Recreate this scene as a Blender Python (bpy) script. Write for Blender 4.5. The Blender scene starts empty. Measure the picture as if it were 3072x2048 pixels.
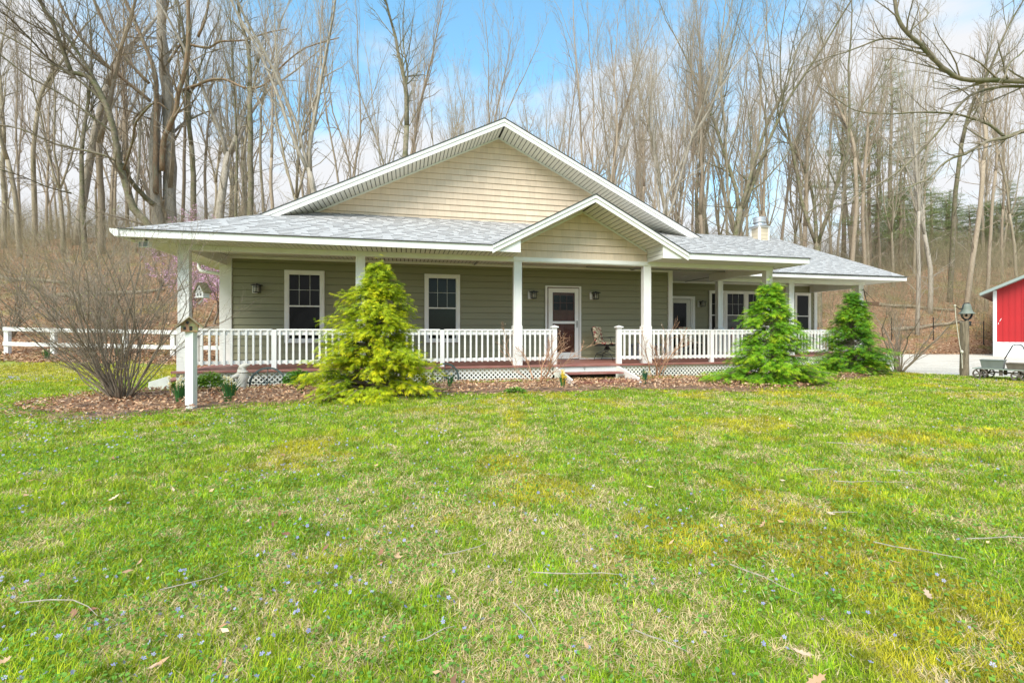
import bpy, math, random
import numpy as np
from mathutils import Vector, Matrix

S = bpy.context.scene
COL = S.collection
R = math.radians
random.seed(7)
EYE = 1.13
FPX, YH = 1375.0, 995.0            # focal length and horizon row of the 3072 px wide photograph
A = 0.2264                          # the house front is turned by this angle
CA, SA = math.cos(A), math.sin(A)

# ------------------------------------------------------------------ camera
cam = bpy.data.cameras.new('camera')
cam.sensor_width = 36.0
cam.lens = 36.0 * FPX / 3072.0
cam.shift_y = -(1024 - YH) / 3072.0
cam.clip_start, cam.clip_end = 0.05, 3000
camo = bpy.data.objects.new('camera', cam)
COL.objects.link(camo)
camo.location = (0, 0, EYE)
camo.rotation_euler = (R(90), 0, 0)
S.camera = camo

# ------------------------------------------------------------------ sky and sun
SUN_EL, SUN_AZ = R(48), R(205)      # azimuth clockwise from +Y
w = bpy.data.worlds.new('World'); S.world = w; w.use_nodes = True
nt = w.node_tree; nt.nodes.clear()
N = nt.nodes.new; LK = nt.links.new
out = N('ShaderNodeOutputWorld'); bg = N('ShaderNodeBackground'); LK(bg.outputs[0], out.inputs[0])
bg.inputs[1].default_value = 0.15
sky = N('ShaderNodeTexSky'); sky.sky_type = 'NISHITA'; sky.sun_disc = False
sky.sun_elevation = SUN_EL; sky.sun_rotation = SUN_AZ; sky.air_density = 1.0; sky.dust_density = 0.6; sky.ozone_density = 1.0
tc = N('ShaderNodeTexCoord'); mp = N('ShaderNodeMapping'); mp.inputs['Scale'].default_value = (1.0, 1.0, 2.2); mp.inputs['Location'].default_value = (2.3, 0.6, 0.2)
LK(tc.outputs['Generated'], mp.inputs[0])
n1 = N('ShaderNodeTexNoise'); n1.inputs['Scale'].default_value = 2.1; n1.inputs['Detail'].default_value = 8; n1.inputs['Roughness'].default_value = 0.52; n1.inputs['Distortion'].default_value = 0.25
LK(mp.outputs[0], n1.inputs[0])
sep = N('ShaderNodeSeparateXYZ'); LK(tc.outputs['Generated'], sep.inputs[0])
hz = N('ShaderNodeMapRange'); hz.inputs['From Min'].default_value = 0.22; hz.inputs['From Max'].default_value = 0.62; hz.inputs['To Min'].default_value = 0.24; hz.inputs['To Max'].default_value = -0.10
LK(sep.outputs[2], hz.inputs[0])
ad = N('ShaderNodeMath'); ad.operation = 'ADD'; LK(n1.outputs[0], ad.inputs[0]); LK(hz.outputs[0], ad.inputs[1])
cr = N('ShaderNodeMapRange'); cr.interpolation_type = 'SMOOTHSTEP'
cr.inputs['From Min'].default_value = 0.49; cr.inputs['From Max'].default_value = 0.70
LK(ad.outputs[0], cr.inputs[0])
tint = N('ShaderNodeMix'); tint.data_type = 'RGBA'; tint.blend_type = 'MULTIPLY'; tint.inputs[0].default_value = 1
LK(sky.outputs[0], tint.inputs[6]); tint.inputs[7].default_value = (0.98, 1.38, 1.28, 1)
mx = N('ShaderNodeMix'); mx.data_type = 'RGBA'; LK(cr.outputs[0], mx.inputs[0]); LK(tint.outputs[2], mx.inputs[6])
mx.inputs[7].default_value = (3.25, 3.3, 3.4, 1)
LK(mx.outputs[2], bg.inputs[0])

sl = bpy.data.lights.new('sun', 'SUN'); sl.energy = 3.0; sl.angle = R(42); sl.color = (1.0, 0.92, 0.80)
so = bpy.data.objects.new('sun', sl); COL.objects.link(so)
d = Vector((math.sin(SUN_AZ) * math.cos(SUN_EL), math.cos(SUN_AZ) * math.cos(SUN_EL), math.sin(SUN_EL)))
so.rotation_euler = d.to_track_quat('Z', 'Y').to_euler(); so.location = (0, -5, 30)
S.view_settings.view_transform = 'Standard'; S.view_settings.look = 'None'
S.view_settings.exposure = 0.92; S.view_settings.gamma = 1.0
S.cycles.max_bounces = 6; S.cycles.transparent_max_bounces = 8; S.cycles.use_denoising = True

# ------------------------------------------------------------------ helpers: coordinates
def world(u, v, z=-EYE):            # house coordinates (z from eye level) to the world
    return Vector((u * CA - v * SA, u * SA + v * CA, z + EYE))
def px2g(px, py, z=-EYE):           # a point on a level plane seen at a pixel
    t = -z * FPX / (py - YH); return Vector(((px - 1536) / FPX * t, t, z + EYE))
def px2d(px, py, t):                # a point at distance t
    return Vector(((px - 1536) / FPX * t, t, EYE + (YH - py) / FPX * t))

def h01(ix, iy, seed):
    n = (ix * 374761393 + iy * 668265263 + seed * 974634777) & 0xFFFFFFFF
    n = ((n ^ (n >> 13)) * 1274126177) & 0xFFFFFFFF
    return ((n ^ (n >> 16)) & 0xFFFF) / 65535.0
def noise2(x, y, sc, seed=0):
    x = np.asarray(x, float) / sc; y = np.asarray(y, float) / sc
    ix = np.floor(x).astype(np.int64); iy = np.floor(y).astype(np.int64)
    fx = x - ix; fy = y - iy; fx = fx * fx * (3 - 2 * fx); fy = fy * fy * (3 - 2 * fy)
    a = h01(ix, iy, seed); b = h01(ix + 1, iy, seed); c = h01(ix, iy + 1, seed); e = h01(ix + 1, iy + 1, seed)
    return (a * (1 - fx) + b * fx) * (1 - fy) + (c * (1 - fx) + e * fx) * fy
def fbm(x, y, sc, seed=0, o=3):
    s = 0; t = 0
    for k in range(o):
        s = s + noise2(x, y, sc / 2 ** k, seed + k * 17) * 0.5 ** k; t += 0.5 ** k
    return s / t

def gh(x, y):                       # height of the ground
    x = np.asarray(x, float); y = np.asarray(y, float)
    foot = np.interp(x, [-200, -10, -4, 12, 200], [11.6, 11.6, 24, 23.8, 23.8])
    s = np.interp(x, [-60, -8, 8, 14], [0.40, 0.40, 0.35, 0.50]); cap = np.interp(x, [-8, 10], [26, 12])
    dd = y - foot
    d1 = np.where(dd < cap, dd, cap + 8 * (1 - np.exp(-np.maximum(dd - cap, 0) / 8)))
    k = np.interp(x, [-8, 10], [6.0, 3.0])
    hh = s * (np.sqrt(d1 ** 2 + k * k) - k)
    bump = (fbm(x, y, 5, 3) - 0.5) * 0.9 * np.clip(dd / 8, 0, 1)
    return np.where(dd > 0, hh + bump, 0.0)
def ghs(x, y): return float(gh(x, y))

# ------------------------------------------------------------------ helpers: tags
def tag(o, label=None, cat=None, group=None, kind=None):
    if label: o['label'] = label
    if cat: o['category'] = cat
    if group: o['group'] = group
    if kind: o['kind'] = kind
    return o
def empty(name, loc, rz=0.0, label=None, cat=None, group=None):
    o = bpy.data.objects.new(name, None); COL.objects.link(o)
    o.location = loc; o.rotation_euler = (0, 0, rz); o.empty_display_size = 0.2
    return tag(o, label, cat, group)
def copy_tree(o, parent=None):
    c = o.copy(); COL.objects.link(c); c.parent = parent
    for ch in list(o.children): copy_tree(ch, c)
    return c

# ------------------------------------------------------------------ helpers: materials
MATS = {}
def mat(name, col=(0.5, 0.5, 0.5), rough=0.6, var=0.0, vscale=3.0, bump=0.0, bscale=60.0, metal=0.0, col2=None, c2scale=2.0,
        attr=False, transl=0.0, spec=0.5, c2lo=0.45, c2hi=0.6, stretch=None, rnd=0.0):
    m = bpy.data.materials.new(name); m.use_nodes = True
    t = m.node_tree; b = t.nodes['Principled BSDF']; n = t.nodes.new; l = t.links.new
    b.inputs['Roughness'].default_value = rough; b.inputs['Metallic'].default_value = metal
    b.inputs['Specular IOR Level'].default_value = spec
    tcn = n('ShaderNodeTexCoord'); vec = tcn.outputs['Object']
    if stretch:
        mpn = n('ShaderNodeMapping'); mpn.inputs['Scale'].default_value = stretch; l(vec, mpn.inputs[0]); vec = mpn.outputs[0]
    if attr:
        at = n('ShaderNodeAttribute'); at.attribute_name = 'Col'; cur = at.outputs['Color']
    else:
        rgb = n('ShaderNodeRGB'); rgb.outputs[0].default_value = (*col, 1); cur = rgb.outputs[0]
    if col2:
        nz = n('ShaderNodeTexNoise'); nz.inputs['Scale'].default_value = c2scale; nz.inputs['Detail'].default_value = 7; nz.inputs['Roughness'].default_value = 0.65
        l(vec, nz.inputs[0])
        mr = n('ShaderNodeMapRange'); mr.inputs['From Min'].default_value = c2lo; mr.inputs['From Max'].default_value = c2hi; l(nz.outputs[0], mr.inputs[0])
        x = n('ShaderNodeMix'); x.data_type = 'RGBA'; l(mr.outputs[0], x.inputs[0]); l(cur, x.inputs[6]); x.inputs[7].default_value = (*col2, 1); cur = x.outputs[2]
    if var or rnd:
        hs = n('ShaderNodeHueSaturation'); l(cur, hs.inputs['Color']); cur = hs.outputs[0]
        ms = None
        if var:
            nz = n('ShaderNodeTexNoise'); nz.inputs['Scale'].default_value = vscale; nz.inputs['Detail'].default_value = 6; l(vec, nz.inputs[0])
            mr = n('ShaderNodeMapRange'); mr.inputs['From Min'].default_value = 0.25; mr.inputs['From Max'].default_value = 0.75
            mr.inputs['To Min'].default_value = 1 - var; mr.inputs['To Max'].default_value = 1 + var; l(nz.outputs[0], mr.inputs[0]); ms = mr.outputs[0]
        if rnd:
            oi = n('ShaderNodeObjectInfo'); mr = n('ShaderNodeMapRange'); mr.inputs['To Min'].default_value = 1 - rnd; mr.inputs['To Max'].default_value = 1 + rnd
            l(oi.outputs['Random'], mr.inputs[0])
            if ms is None: ms = mr.outputs[0]
            else:
                mm = n('ShaderNodeMath'); mm.operation = 'MULTIPLY'; l(ms, mm.inputs[0]); l(mr.outputs[0], mm.inputs[1]); ms = mm.outputs[0]
        l(ms, hs.inputs['Value'])
    l(cur, b.inputs['Base Color'])
    if bump:
        nz = n('ShaderNodeTexNoise'); nz.inputs['Scale'].default_value = bscale; nz.inputs['Detail'].default_value = 5; l(vec, nz.inputs[0])
        bp = n('ShaderNodeBump'); bp.inputs['Strength'].default_value = bump; bp.inputs['Distance'].default_value = 0.01; l(nz.outputs[0], bp.inputs['Height']); l(bp.outputs[0], b.inputs['Normal'])
    if transl:
        tr = n('ShaderNodeBsdfTranslucent'); l(cur, tr.inputs[0]); ms = n('ShaderNodeMixShader'); ms.inputs[0].default_value = transl
        l(b.outputs[0], ms.inputs[1]); l(tr.outputs[0], ms.inputs[2]); l(ms.outputs[0], t.nodes['Material Output'].inputs[0])
    MATS[name] = m
    return m
M = {}
M['white'] = mat('white_paint', (0.81, 0.79, 0.76), 0.45, var=0.05, vscale=2.5, bump=0.08, bscale=30, col2=(0.70, 0.675, 0.62), c2scale=1.3, c2lo=0.5, c2hi=0.8)
M['white_old'] = mat('weathered_white', (0.76, 0.755, 0.72), 0.6, var=0.08, vscale=5, col2=(0.55, 0.52, 0.44), c2scale=6, c2lo=0.58, c2hi=0.8, bump=0.15)
M['soffit'] = mat('soffit_vinyl', (0.70, 0.69, 0.63), 0.5, var=0.03)
M['ceil'] = mat('porch_ceiling', (0.70, 0.69, 0.66), 0.6, var=0.03)
M['olive'] = mat('olive_siding', (0.262, 0.252, 0.155), 0.55, var=0.07, vscale=1.2, bump=0.15, bscale=25, stretch=(0.3, 1, 4))
M['tan'] = mat('tan_shakes', rough=0.7, attr=True, var=0.05, vscale=2, bump=0.2, bscale=40, stretch=(6, 1, 0.6))
M['shingle'] = mat('roof_shingles', rough=0.9, attr=True, var=0.12, vscale=30, bump=0.4, bscale=150)
M['roofplain'] = mat('roof_plain', (0.33, 0.33, 0.34), 0.9, var=0.2, vscale=15, bump=0.4)
M['drip'] = mat('dark_drip_edge', (0.05, 0.05, 0.05), 0.6)
M['deck'] = mat('red_brown_deck', (0.27, 0.105, 0.085), 0.55, var=0.12, vscale=2.5, bump=0.12, bscale=25, col2=(0.33, 0.16, 0.13), c2scale=3)
M['dark'] = mat('crawl_shade_black', (0.012, 0.012, 0.012), 0.9)
M['cream'] = mat('cream_board', (0.56, 0.47, 0.345), 0.8, var=0.08)
M['glass'] = mat('dark_window_glass', (0.010, 0.011, 0.011), 0.08, spec=0.16, var=0.3, vscale=1.2)
M['muntin'] = mat('muntin', (0.55, 0.55, 0.53), 0.5)
M['blind'] = mat('blind_slats', (0.32, 0.33, 0.33), 0.5)
M['brown_door'] = mat('brown_wood_door', (0.15, 0.045, 0.028), 0.4, var=0.25, vscale=3, stretch=(8, 1, 0.5))
M['brown_jamb'] = mat('brown_jamb', (0.10, 0.04, 0.03), 0.5)
M['cream_door'] = mat('cream_door', (0.62, 0.60, 0.53), 0.5)
M['metal'] = mat('brushed_metal', (0.35, 0.35, 0.34), 0.35, metal=1.0)
M['galv'] = mat('galvanised_steel', (0.55, 0.57, 0.6), 0.4, metal=0.6, var=0.1)
M['black'] = mat('black_iron', (0.015, 0.015, 0.015), 0.45, bump=0.1)
M['lampglass'] = mat('lamp_glass', (0.5, 0.47, 0.38), 0.15)
M['bark'] = mat('bark_grey', (0.34, 0.28, 0.205), 0.9, var=0.3, vscale=9, bump=0.8, bscale=14, stretch=(3, 3, 0.5), col2=(0.19, 0.165, 0.09), c2scale=0.7, c2lo=0.47, c2hi=0.66, rnd=0.09)
M['bark_red'] = mat('bark_tan', (0.32, 0.25, 0.18), 0.9, var=0.3, vscale=9, bump=0.8, bscale=14, stretch=(3, 3, 0.5), rnd=0.09)
M['bark_moss'] = mat('bark_mossy', (0.20, 0.165, 0.115), 0.95, var=0.35, vscale=7, bump=0.9, bscale=18, col2=(0.11, 0.12, 0.045), c2scale=2.6, c2lo=0.44, c2hi=0.68)
M['bark_brown'] = mat('bark_brown', (0.25, 0.165, 0.10), 0.9, var=0.35, vscale=6, bump=0.9, bscale=14, stretch=(3, 3, 0.6), col2=(0.24, 0.21, 0.14), c2scale=1.2, c2lo=0.5, c2hi=0.6)
M['bark_pale'] = mat('bark_pale', (0.36, 0.31, 0.25), 0.9, var=0.3, vscale=9, bump=0.8, bscale=12, stretch=(3, 3, 0.5), col2=(0.18, 0.16, 0.12), c2scale=3, c2lo=0.52, c2hi=0.66)
M['twig'] = mat('twig_grey_brown', (0.25, 0.20, 0.145), 0.9, var=0.25, rnd=0.2)
M['brush'] = mat('brush_stems', attr=True, rough=0.95)
M['bushstem'] = mat('bush_stems', (0.235, 0.185, 0.135), 0.85, var=0.3, vscale=8)
M['redstem'] = mat('orange_brown_stems', (0.42, 0.235, 0.14), 0.8, var=0.3, vscale=8)
M['leafmix'] = mat('dead_leaves', attr=True, rough=0.8, transl=0.12)
M['grass'] = mat('grass_blades', attr=True, rough=0.65, transl=0.35, spec=0.25)
M['foliage'] = mat('foliage', attr=True, rough=0.6, transl=0.3, spec=0.3)
M['needles'] = mat('pine_needles', attr=True, rough=0.7, transl=0.25)
M['petal'] = mat('petals', attr=True, rough=0.6, transl=0.3)
M['blossom'] = mat('redbud_blossom', attr=True, rough=0.6, transl=0.25)
M['red'] = mat('red_barn_metal', (0.42, 0.014, 0.018), 0.4, var=0.06, vscale=1.5)
M['white_metal'] = mat('white_barn_metal', (0.74, 0.76, 0.78), 0.45, var=0.04)
M['green_roof'] = mat('green_grey_metal_roof', (0.30, 0.36, 0.34), 0.4, metal=0.2, var=0.08)
M['gravel'] = mat('pale_gravel', (0.60, 0.54, 0.46), 0.95, var=0.45, vscale=28.0, bump=1.0, bscale=45, col2=(0.36, 0.30, 0.23), c2scale=1.1, c2lo=0.44, c2hi=0.80, stretch=(0.5, 1.5, 1))
M['post_wood'] = mat('old_grey_wood', (0.24, 0.19, 0.13), 0.9, var=0.4, vscale=4, bump=0.9, bscale=14, stretch=(9, 9, 0.8), col2=(0.10, 0.08, 0.05), c2scale=3, c2lo=0.5, c2hi=0.65)
M['iron_green'] = mat('painted_cast_iron', (0.17, 0.19, 0.155), 0.55, var=0.15, bump=0.3)
M['rope'] = mat('rope', (0.62, 0.58, 0.46), 0.9, bump=0.4)
M['rust'] = mat('rusty_steel', (0.16, 0.13, 0.11), 0.7, var=0.35, vscale=8, bump=0.4, metal=0.3)
M['tub'] = mat('zinc_tub', (0.20, 0.22, 0.205), 0.5, metal=0.3, var=0.15, vscale=6)
M['tub_brown'] = mat('brown_tub', (0.17, 0.14, 0.11), 0.6, metal=0.2, var=0.25, vscale=6)
M['wood_green'] = mat('green_grey_board', (0.26, 0.30, 0.24), 0.7, var=0.2, vscale=5)
M['brick_bird'] = mat('painted_brick_birdhouse', (0.42, 0.20, 0.12), 0.8, col2=(0.25, 0.26, 0.12), c2scale=9, var=0.3, vscale=20)
M['wood_roof'] = mat('mossy_wood_roof', (0.33, 0.26, 0.17), 0.9, var=0.3, vscale=8, stretch=(1, 8, 1), col2=(0.2, 0.22, 0.09), c2scale=5, c2lo=0.5, c2hi=0.6)
M['stone'] = mat('weathered_statue', (0.62, 0.58, 0.50), 0.85, var=0.15, vscale=8, bump=0.4, col2=(0.42, 0.38, 0.31), c2scale=8, c2lo=0.5, c2hi=0.7)
M['teal_iron'] = mat('dark_teal_iron', (0.035, 0.055, 0.05), 0.5, var=0.2, vscale=10)
M['red_fabric'] = mat('red_fabric', (0.42, 0.02, 0.03), 0.85, bump=0.2)
M['table_brown'] = mat('brown_table', (0.13, 0.055, 0.035), 0.6, var=0.2)
M['blue_grey'] = mat('blue_grey_table', (0.12, 0.15, 0.18), 0.5, var=0.1)
M['orange'] = mat('orange_plastic', (0.7, 0.33, 0.03), 0.5)
M['feeder'] = mat('brown_feeder', (0.16, 0.09, 0.05), 0.8, var=0.2)
M['litterfar'] = mat('litter', attr=True, rough=0.95)

def floral():
    m = bpy.data.materials.new('floral_cushion'); m.use_nodes = True; t = m.node_tree; b = t.nodes['Principled BSDF']; b.inputs['Roughness'].default_value = 0.9
    n = t.nodes.new; l = t.links.new; tcn = n('ShaderNodeTexCoord')
    cur = None
    for sc, lo, c, sd in ((16, 0.56, (0.06, 0.09, 0.03), 0), (11, 0.58, (0.33, 0.025, 0.04), 3.3), (26, 0.62, (0.02, 0.015, 0.015), 7.1)):
        mpn = n('ShaderNodeMapping'); mpn.inputs['Location'].default_value = (sd, sd, sd); l(tcn.outputs['Object'], mpn.inputs[0])
        nz = n('ShaderNodeTexNoise'); nz.inputs['Scale'].default_value = sc; nz.inputs['Detail'].default_value = 2; nz.inputs['Distortion'].default_value = 1.5; l(mpn.outputs[0], nz.inputs[0])
        mr = n('ShaderNodeMapRange'); mr.inputs['From Min'].default_value = lo - 0.01; mr.inputs['From Max'].default_value = lo + 0.01; l(nz.outputs[0], mr.inputs[0])
        x = n('ShaderNodeMix'); x.data_type = 'RGBA'; l(mr.outputs[0], x.inputs[0]); x.inputs[7].default_value = (*c, 1)
        if cur is None: x.inputs[6].default_value = (0.62, 0.55, 0.38, 1)
        else: l(cur, x.inputs[6])
        cur = x.outputs[2]
    l(cur, b.inputs['Base Color']); return m
M['floral'] = floral()
def clear_glass():
    m = bpy.data.materials.new('storm_glass'); m.use_nodes = True; t = m.node_tree; t.nodes.clear(); n = t.nodes.new
    o = n('ShaderNodeOutputMaterial'); x = n('ShaderNodeMixShader'); a = n('ShaderNodeBsdfTransparent'); g = n('ShaderNodeBsdfGlossy'); g.inputs['Roughness'].default_value = 0.04
    f = n('ShaderNodeFresnel'); f.inputs[0].default_value = 1.18; a.inputs[0].default_value = (0.85, 0.85, 0.85, 1)
    t.links.new(f.outputs[0], x.inputs[0]); t.links.new(a.outputs[0], x.inputs[1]); t.links.new(g.outputs[0], x.inputs[2]); t.links.new(x.outputs[0], o.inputs[0]); return m
M['clear'] = clear_glass()

def ground_mat():
    m = bpy.data.materials.new('ground_mix'); m.use_nodes = True; t = m.node_tree; b = t.nodes['Principled BSDF']; b.inputs['Roughness'].default_value = 0.95; b.inputs['Specular IOR Level'].default_value = 0.1
    n = t.nodes.new; l = t.links.new; tcn = n('ShaderNodeTexCoord')
    def nz(sc, det=6, ro=0.6):
        a = n('ShaderNodeTexNoise'); a.inputs['Scale'].default_value = sc; a.inputs['Detail'].default_value = det; a.inputs['Roughness'].default_value = ro; l(tcn.outputs['Object'], a.inputs[0]); return a.outputs[0]
    def ramp(src, stops):
        r = n('ShaderNodeValToRGB'); l(src, r.inputs[0]); e = r.color_ramp.elements
        e[0].position, e[0].color = stops[0][0], (*stops[0][1], 1); e[1].position, e[1].color = stops[-1][0], (*stops[-1][1], 1)
        for p, c in stops[1:-1]:
            q = e.new(p); q.color = (*c, 1)
        return r.outputs[0]
    lawn = ramp(nz(9, 8, 0.75), [(0.33, (0.09, 0.14, 0.018)), (0.47, (0.19, 0.25, 0.025)), (0.56, (0.33, 0.32, 0.09)), (0.7, (0.42, 0.34, 0.17))])
    lit = ramp(nz(7, 9, 0.85), [(0.32, (0.06, 0.030, 0.016)), (0.46, (0.25, 0.135, 0.075)), (0.56, (0.40, 0.245, 0.15)), (0.7, (0.55, 0.40, 0.28))])
    moss = ramp(nz(0.55, 5, 0.6), [(0.50, (0, 0, 0)), (0.66, (0.75, 0.75, 0.75))])
    mm = n('ShaderNodeMix'); mm.data_type = 'RGBA'; l(moss, mm.inputs[0]); l(lit, mm.inputs[6]); mm.inputs[7].default_value = (0.22, 0.20, 0.06, 1)
    at = n('ShaderNodeAttribute'); at.attribute_name = 'Col'; sp = n('ShaderNodeSeparateColor'); l(at.outputs['Color'], sp.inputs[0])
    a = n('ShaderNodeMath'); a.operation = 'ADD'; l(sp.outputs[0], a.inputs[0])
    s2 = n('ShaderNodeMapRange'); s2.inputs['To Min'].default_value = -0.35; s2.inputs['To Max'].default_value = 0.35; l(nz(1.6), s2.inputs[0]); l(s2.outputs[0], a.inputs[1])
    s3 = n('ShaderNodeMapRange'); s3.inputs['From Min'].default_value = 0.42; s3.inputs['From Max'].default_value = 0.58; l(a.outputs[0], s3.inputs[0])
    x = n('ShaderNodeMix'); x.data_type = 'RGBA'; l(s3.outputs[0], x.inputs[0]); l(lawn, x.inputs[6]); l(mm.outputs[2], x.inputs[7]); l(x.outputs[2], b.inputs['Base Color'])
    bp = n('ShaderNodeBump'); bp.inputs['Strength'].default_value = 0.8; bp.inputs['Distance'].default_value = 0.05; l(nz(14, 6, 0.8), bp.inputs['Height']); l(bp.outputs[0], b.inputs['Normal'])
    return m
M['ground'] = ground_mat()
M['mulch'] = mat('brown_mulch', (0.29, 0.17, 0.10), 0.95, var=0.5, vscale=25, bump=1.0, bscale=40, col2=(0.075, 0.045, 0.03), c2scale=5)

# ------------------------------------------------------------------ helpers: meshes
def mesh_np(name, V, F, C=None, m=None, parent=None, smooth=False):
    V = np.asarray(V, np.float32); F = np.asarray(F, np.int32)
    me = bpy.data.meshes.new(name); k = F.shape[1]
    me.vertices.add(len(V)); me.vertices.foreach_set('co', V.ravel())
    me.loops.add(F.size); me.loops.foreach_set('vertex_index', F.ravel())
    me.polygons.add(len(F)); me.polygons.foreach_set('loop_start', np.arange(0, F.size, k, dtype=np.int32))
    me.polygons.foreach_set('loop_total', np.full(len(F), k, np.int32))
    if smooth: me.polygons.foreach_set('use_smooth', np.ones(len(F), bool))
    me.update(calc_edges=True)
    if C is not None:
        ca = me.color_attributes.new('Col', 'FLOAT_COLOR', 'POINT')
        if C.shape[1] == 3: C = np.concatenate([C, np.ones((len(C), 1))], 1)
        ca.data.foreach_set('color', C.astype(np.float32).ravel())
    if m: me.materials.append(m)
    o = bpy.data.objects.new(name, me); COL.objects.link(o)
    if parent: o.parent = parent
    return o

class MB:
    def __init__(s, off=(0, 0, 0)): s.v = []; s.f = []; s.c = []; s.col = (1, 1, 1); s.off = Vector(off)
    def av(s, p):
        s.v.append((p[0] - s.off.x, p[1] - s.off.y, p[2] - s.off.z)); s.c.append(s.col); return len(s.v) - 1
    def poly(s, pts): s.f.append([s.av(p) for p in pts])
    def box(s, x0, x1, y0, y1, z0, z1):
        i = [s.av(p) for p in ((x0, y0, z0), (x1, y0, z0), (x1, y1, z0), (x0, y1, z0), (x0, y0, z1), (x1, y0, z1), (x1, y1, z1), (x0, y1, z1))]
        for q in ((0, 3, 2, 1), (4, 5, 6, 7), (0, 1, 5, 4), (1, 2, 6, 5), (2, 3, 7, 6), (3, 0, 4, 7)): s.f.append([i[k] for k in q])
    def prism(s, pts, vec):             # polygon (3D points) extruded by vec
        a = [s.av(p) for p in pts]; b = [s.av(Vector(p) + Vector(vec)) for p in pts]; n = len(a)
        s.f.append(a[::-1]); s.f.append(b)
        for k in range(n): s.f.append([a[k], a[(k + 1) % n], b[(k + 1) % n], b[k]])
    def bar(s, p, q, w_, t_, up=(0, 0, 1)):
        p, q = Vector(p), Vector(q); d_ = (q - p).normalized(); up = Vector(up)
        if abs(d_.dot(up)) > 0.99: up = Vector((0, 1, 0))
        x = d_.cross(up).normalized() * w_ / 2; y = x.cross(d_).normalized() * t_ / 2
        s.prism([p + x + y, p - x + y, p - x - y, p + x - y], q - p)
    def tube(s, pts, rad, n=6, cap=True):
        pts = [Vector(p) for p in pts]; m_ = len(pts)
        if not hasattr(rad, '__len__'): rad = [rad] * m_
        d0 = (pts[1] - pts[0]).normalized(); a = Vector((1, 0, 0)) if abs(d0.x) < 0.9 else Vector((0, 1, 0))
        x = (a - d0 * a.dot(d0)).normalized(); rings = []
        for i, p in enumerate(pts):
            d_ = (pts[min(i + 1, m_ - 1)] - pts[max(i - 1, 0)])
            d_ = d_.normalized() if d_.length > 1e-9 else d0
            x = (x - d_ * x.dot(d_)); x = x.normalized() if x.length > 1e-6 else Vector((0, 0, 1)).cross(d_).normalized()
            y = d_.cross(x)
            rings.append([s.av(p + (x * math.cos(2 * math.pi * k / n) + y * math.sin(2 * math.pi * k / n)) * rad[i]) for k in range(n)])
        for i in range(m_ - 1):
            for k in range(n): s.f.append([rings[i][k], rings[i][(k + 1) % n], rings[i + 1][(k + 1) % n], rings[i + 1][k]])
        if cap: s.f.append(rings[0][::-1]); s.f.append(rings[-1])
    def lathe(s, prof, c, n=20):        # prof: (r, z) list
        rings = [[s.av((c[0] + r * math.cos(2 * math.pi * k / n), c[1] + r * math.sin(2 * math.pi * k / n), c[2] + z)) for k in range(n)] for r, z in prof]
        for i in range(len(rings) - 1):
            for k in range(n): s.f.append([rings[i][k], rings[i][(k + 1) % n], rings[i + 1][(k + 1) % n], rings[i + 1][k]])
        s.f.append(rings[0][::-1]); s.f.append(rings[-1])
    def ball(s, c, r, n=10, sq=(1, 1, 1)):
        c = Vector(c); rings = []
        for i in range(1, n):
            th = math.pi * i / n
            rings.append([s.av(c + Vector((math.cos(2 * math.pi * k / n) * math.sin(th) * r * sq[0], math.sin(2 * math.pi * k / n) * math.sin(th) * r * sq[1], math.cos(th) * r * sq[2]))) for k in range(n)])
        t0 = s.av(c + Vector((0, 0, r * sq[2]))); b0 = s.av(c - Vector((0, 0, r * sq[2])))
        for i in range(len(rings) - 1):
            for k in range(n): s.f.append([rings[i][k], rings[i + 1][k], rings[i + 1][(k + 1) % n], rings[i][(k + 1) % n]])
        for k in range(n): s.f.append([t0, rings[0][k], rings[0][(k + 1) % n]]); s.f.append([b0, rings[-1][(k + 1) % n], rings[-1][k]])
    def obj(s, name, m, parent=None, smooth=False, bevel=0.0, attr=False):
        me = bpy.data.meshes.new(name); me.from_pydata(s.v, [], s.f)
        if smooth: me.polygons.foreach_set('use_smooth', [True] * len(me.polygons))
        if attr:
            ca = me.color_attributes.new('Col', 'FLOAT_COLOR', 'POINT')
            ca.data.foreach_set('color', [x for c in s.c for x in (c[0], c[1], c[2], 1.0)])
        me.update()
        if m: me.materials.append(m)
        o = bpy.data.objects.new(name, me); COL.objects.link(o)
        if parent: o.parent = parent
        if bevel:
            b = o.modifiers.new('bevel', 'BEVEL'); b.width = bevel; b.segments = 2; b.limit_method = 'ANGLE'
        return o

def clip_half(poly, nx, ny, c):         # keep nx*x + ny*y <= c
    outp = []
    for i in range(len(poly)):
        p, q = poly[i], poly[(i + 1) % len(poly)]
        a = nx * p[0] + ny * p[1] - c; b = nx * q[0] + ny * q[1] - c
        if a <= 0: outp.append(p)
        if (a < 0 < b) or (b < 0 < a):
            t = a / (a - b); outp.append((p[0] + (q[0] - p[0]) * t, p[1] + (q[1] - p[1]) * t))
    return outp
def clip_convex(poly, win):             # win: counter-clockwise convex polygon
    for i in range(len(win)):
        p, q = win[i], win[(i + 1) % len(win)]
        nx, ny = q[1] - p[1], -(q[0] - p[0])
        poly = clip_half(poly, nx, ny, nx * p[0] + ny * p[1])
        if len(poly) < 3: return []
    return poly

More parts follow.
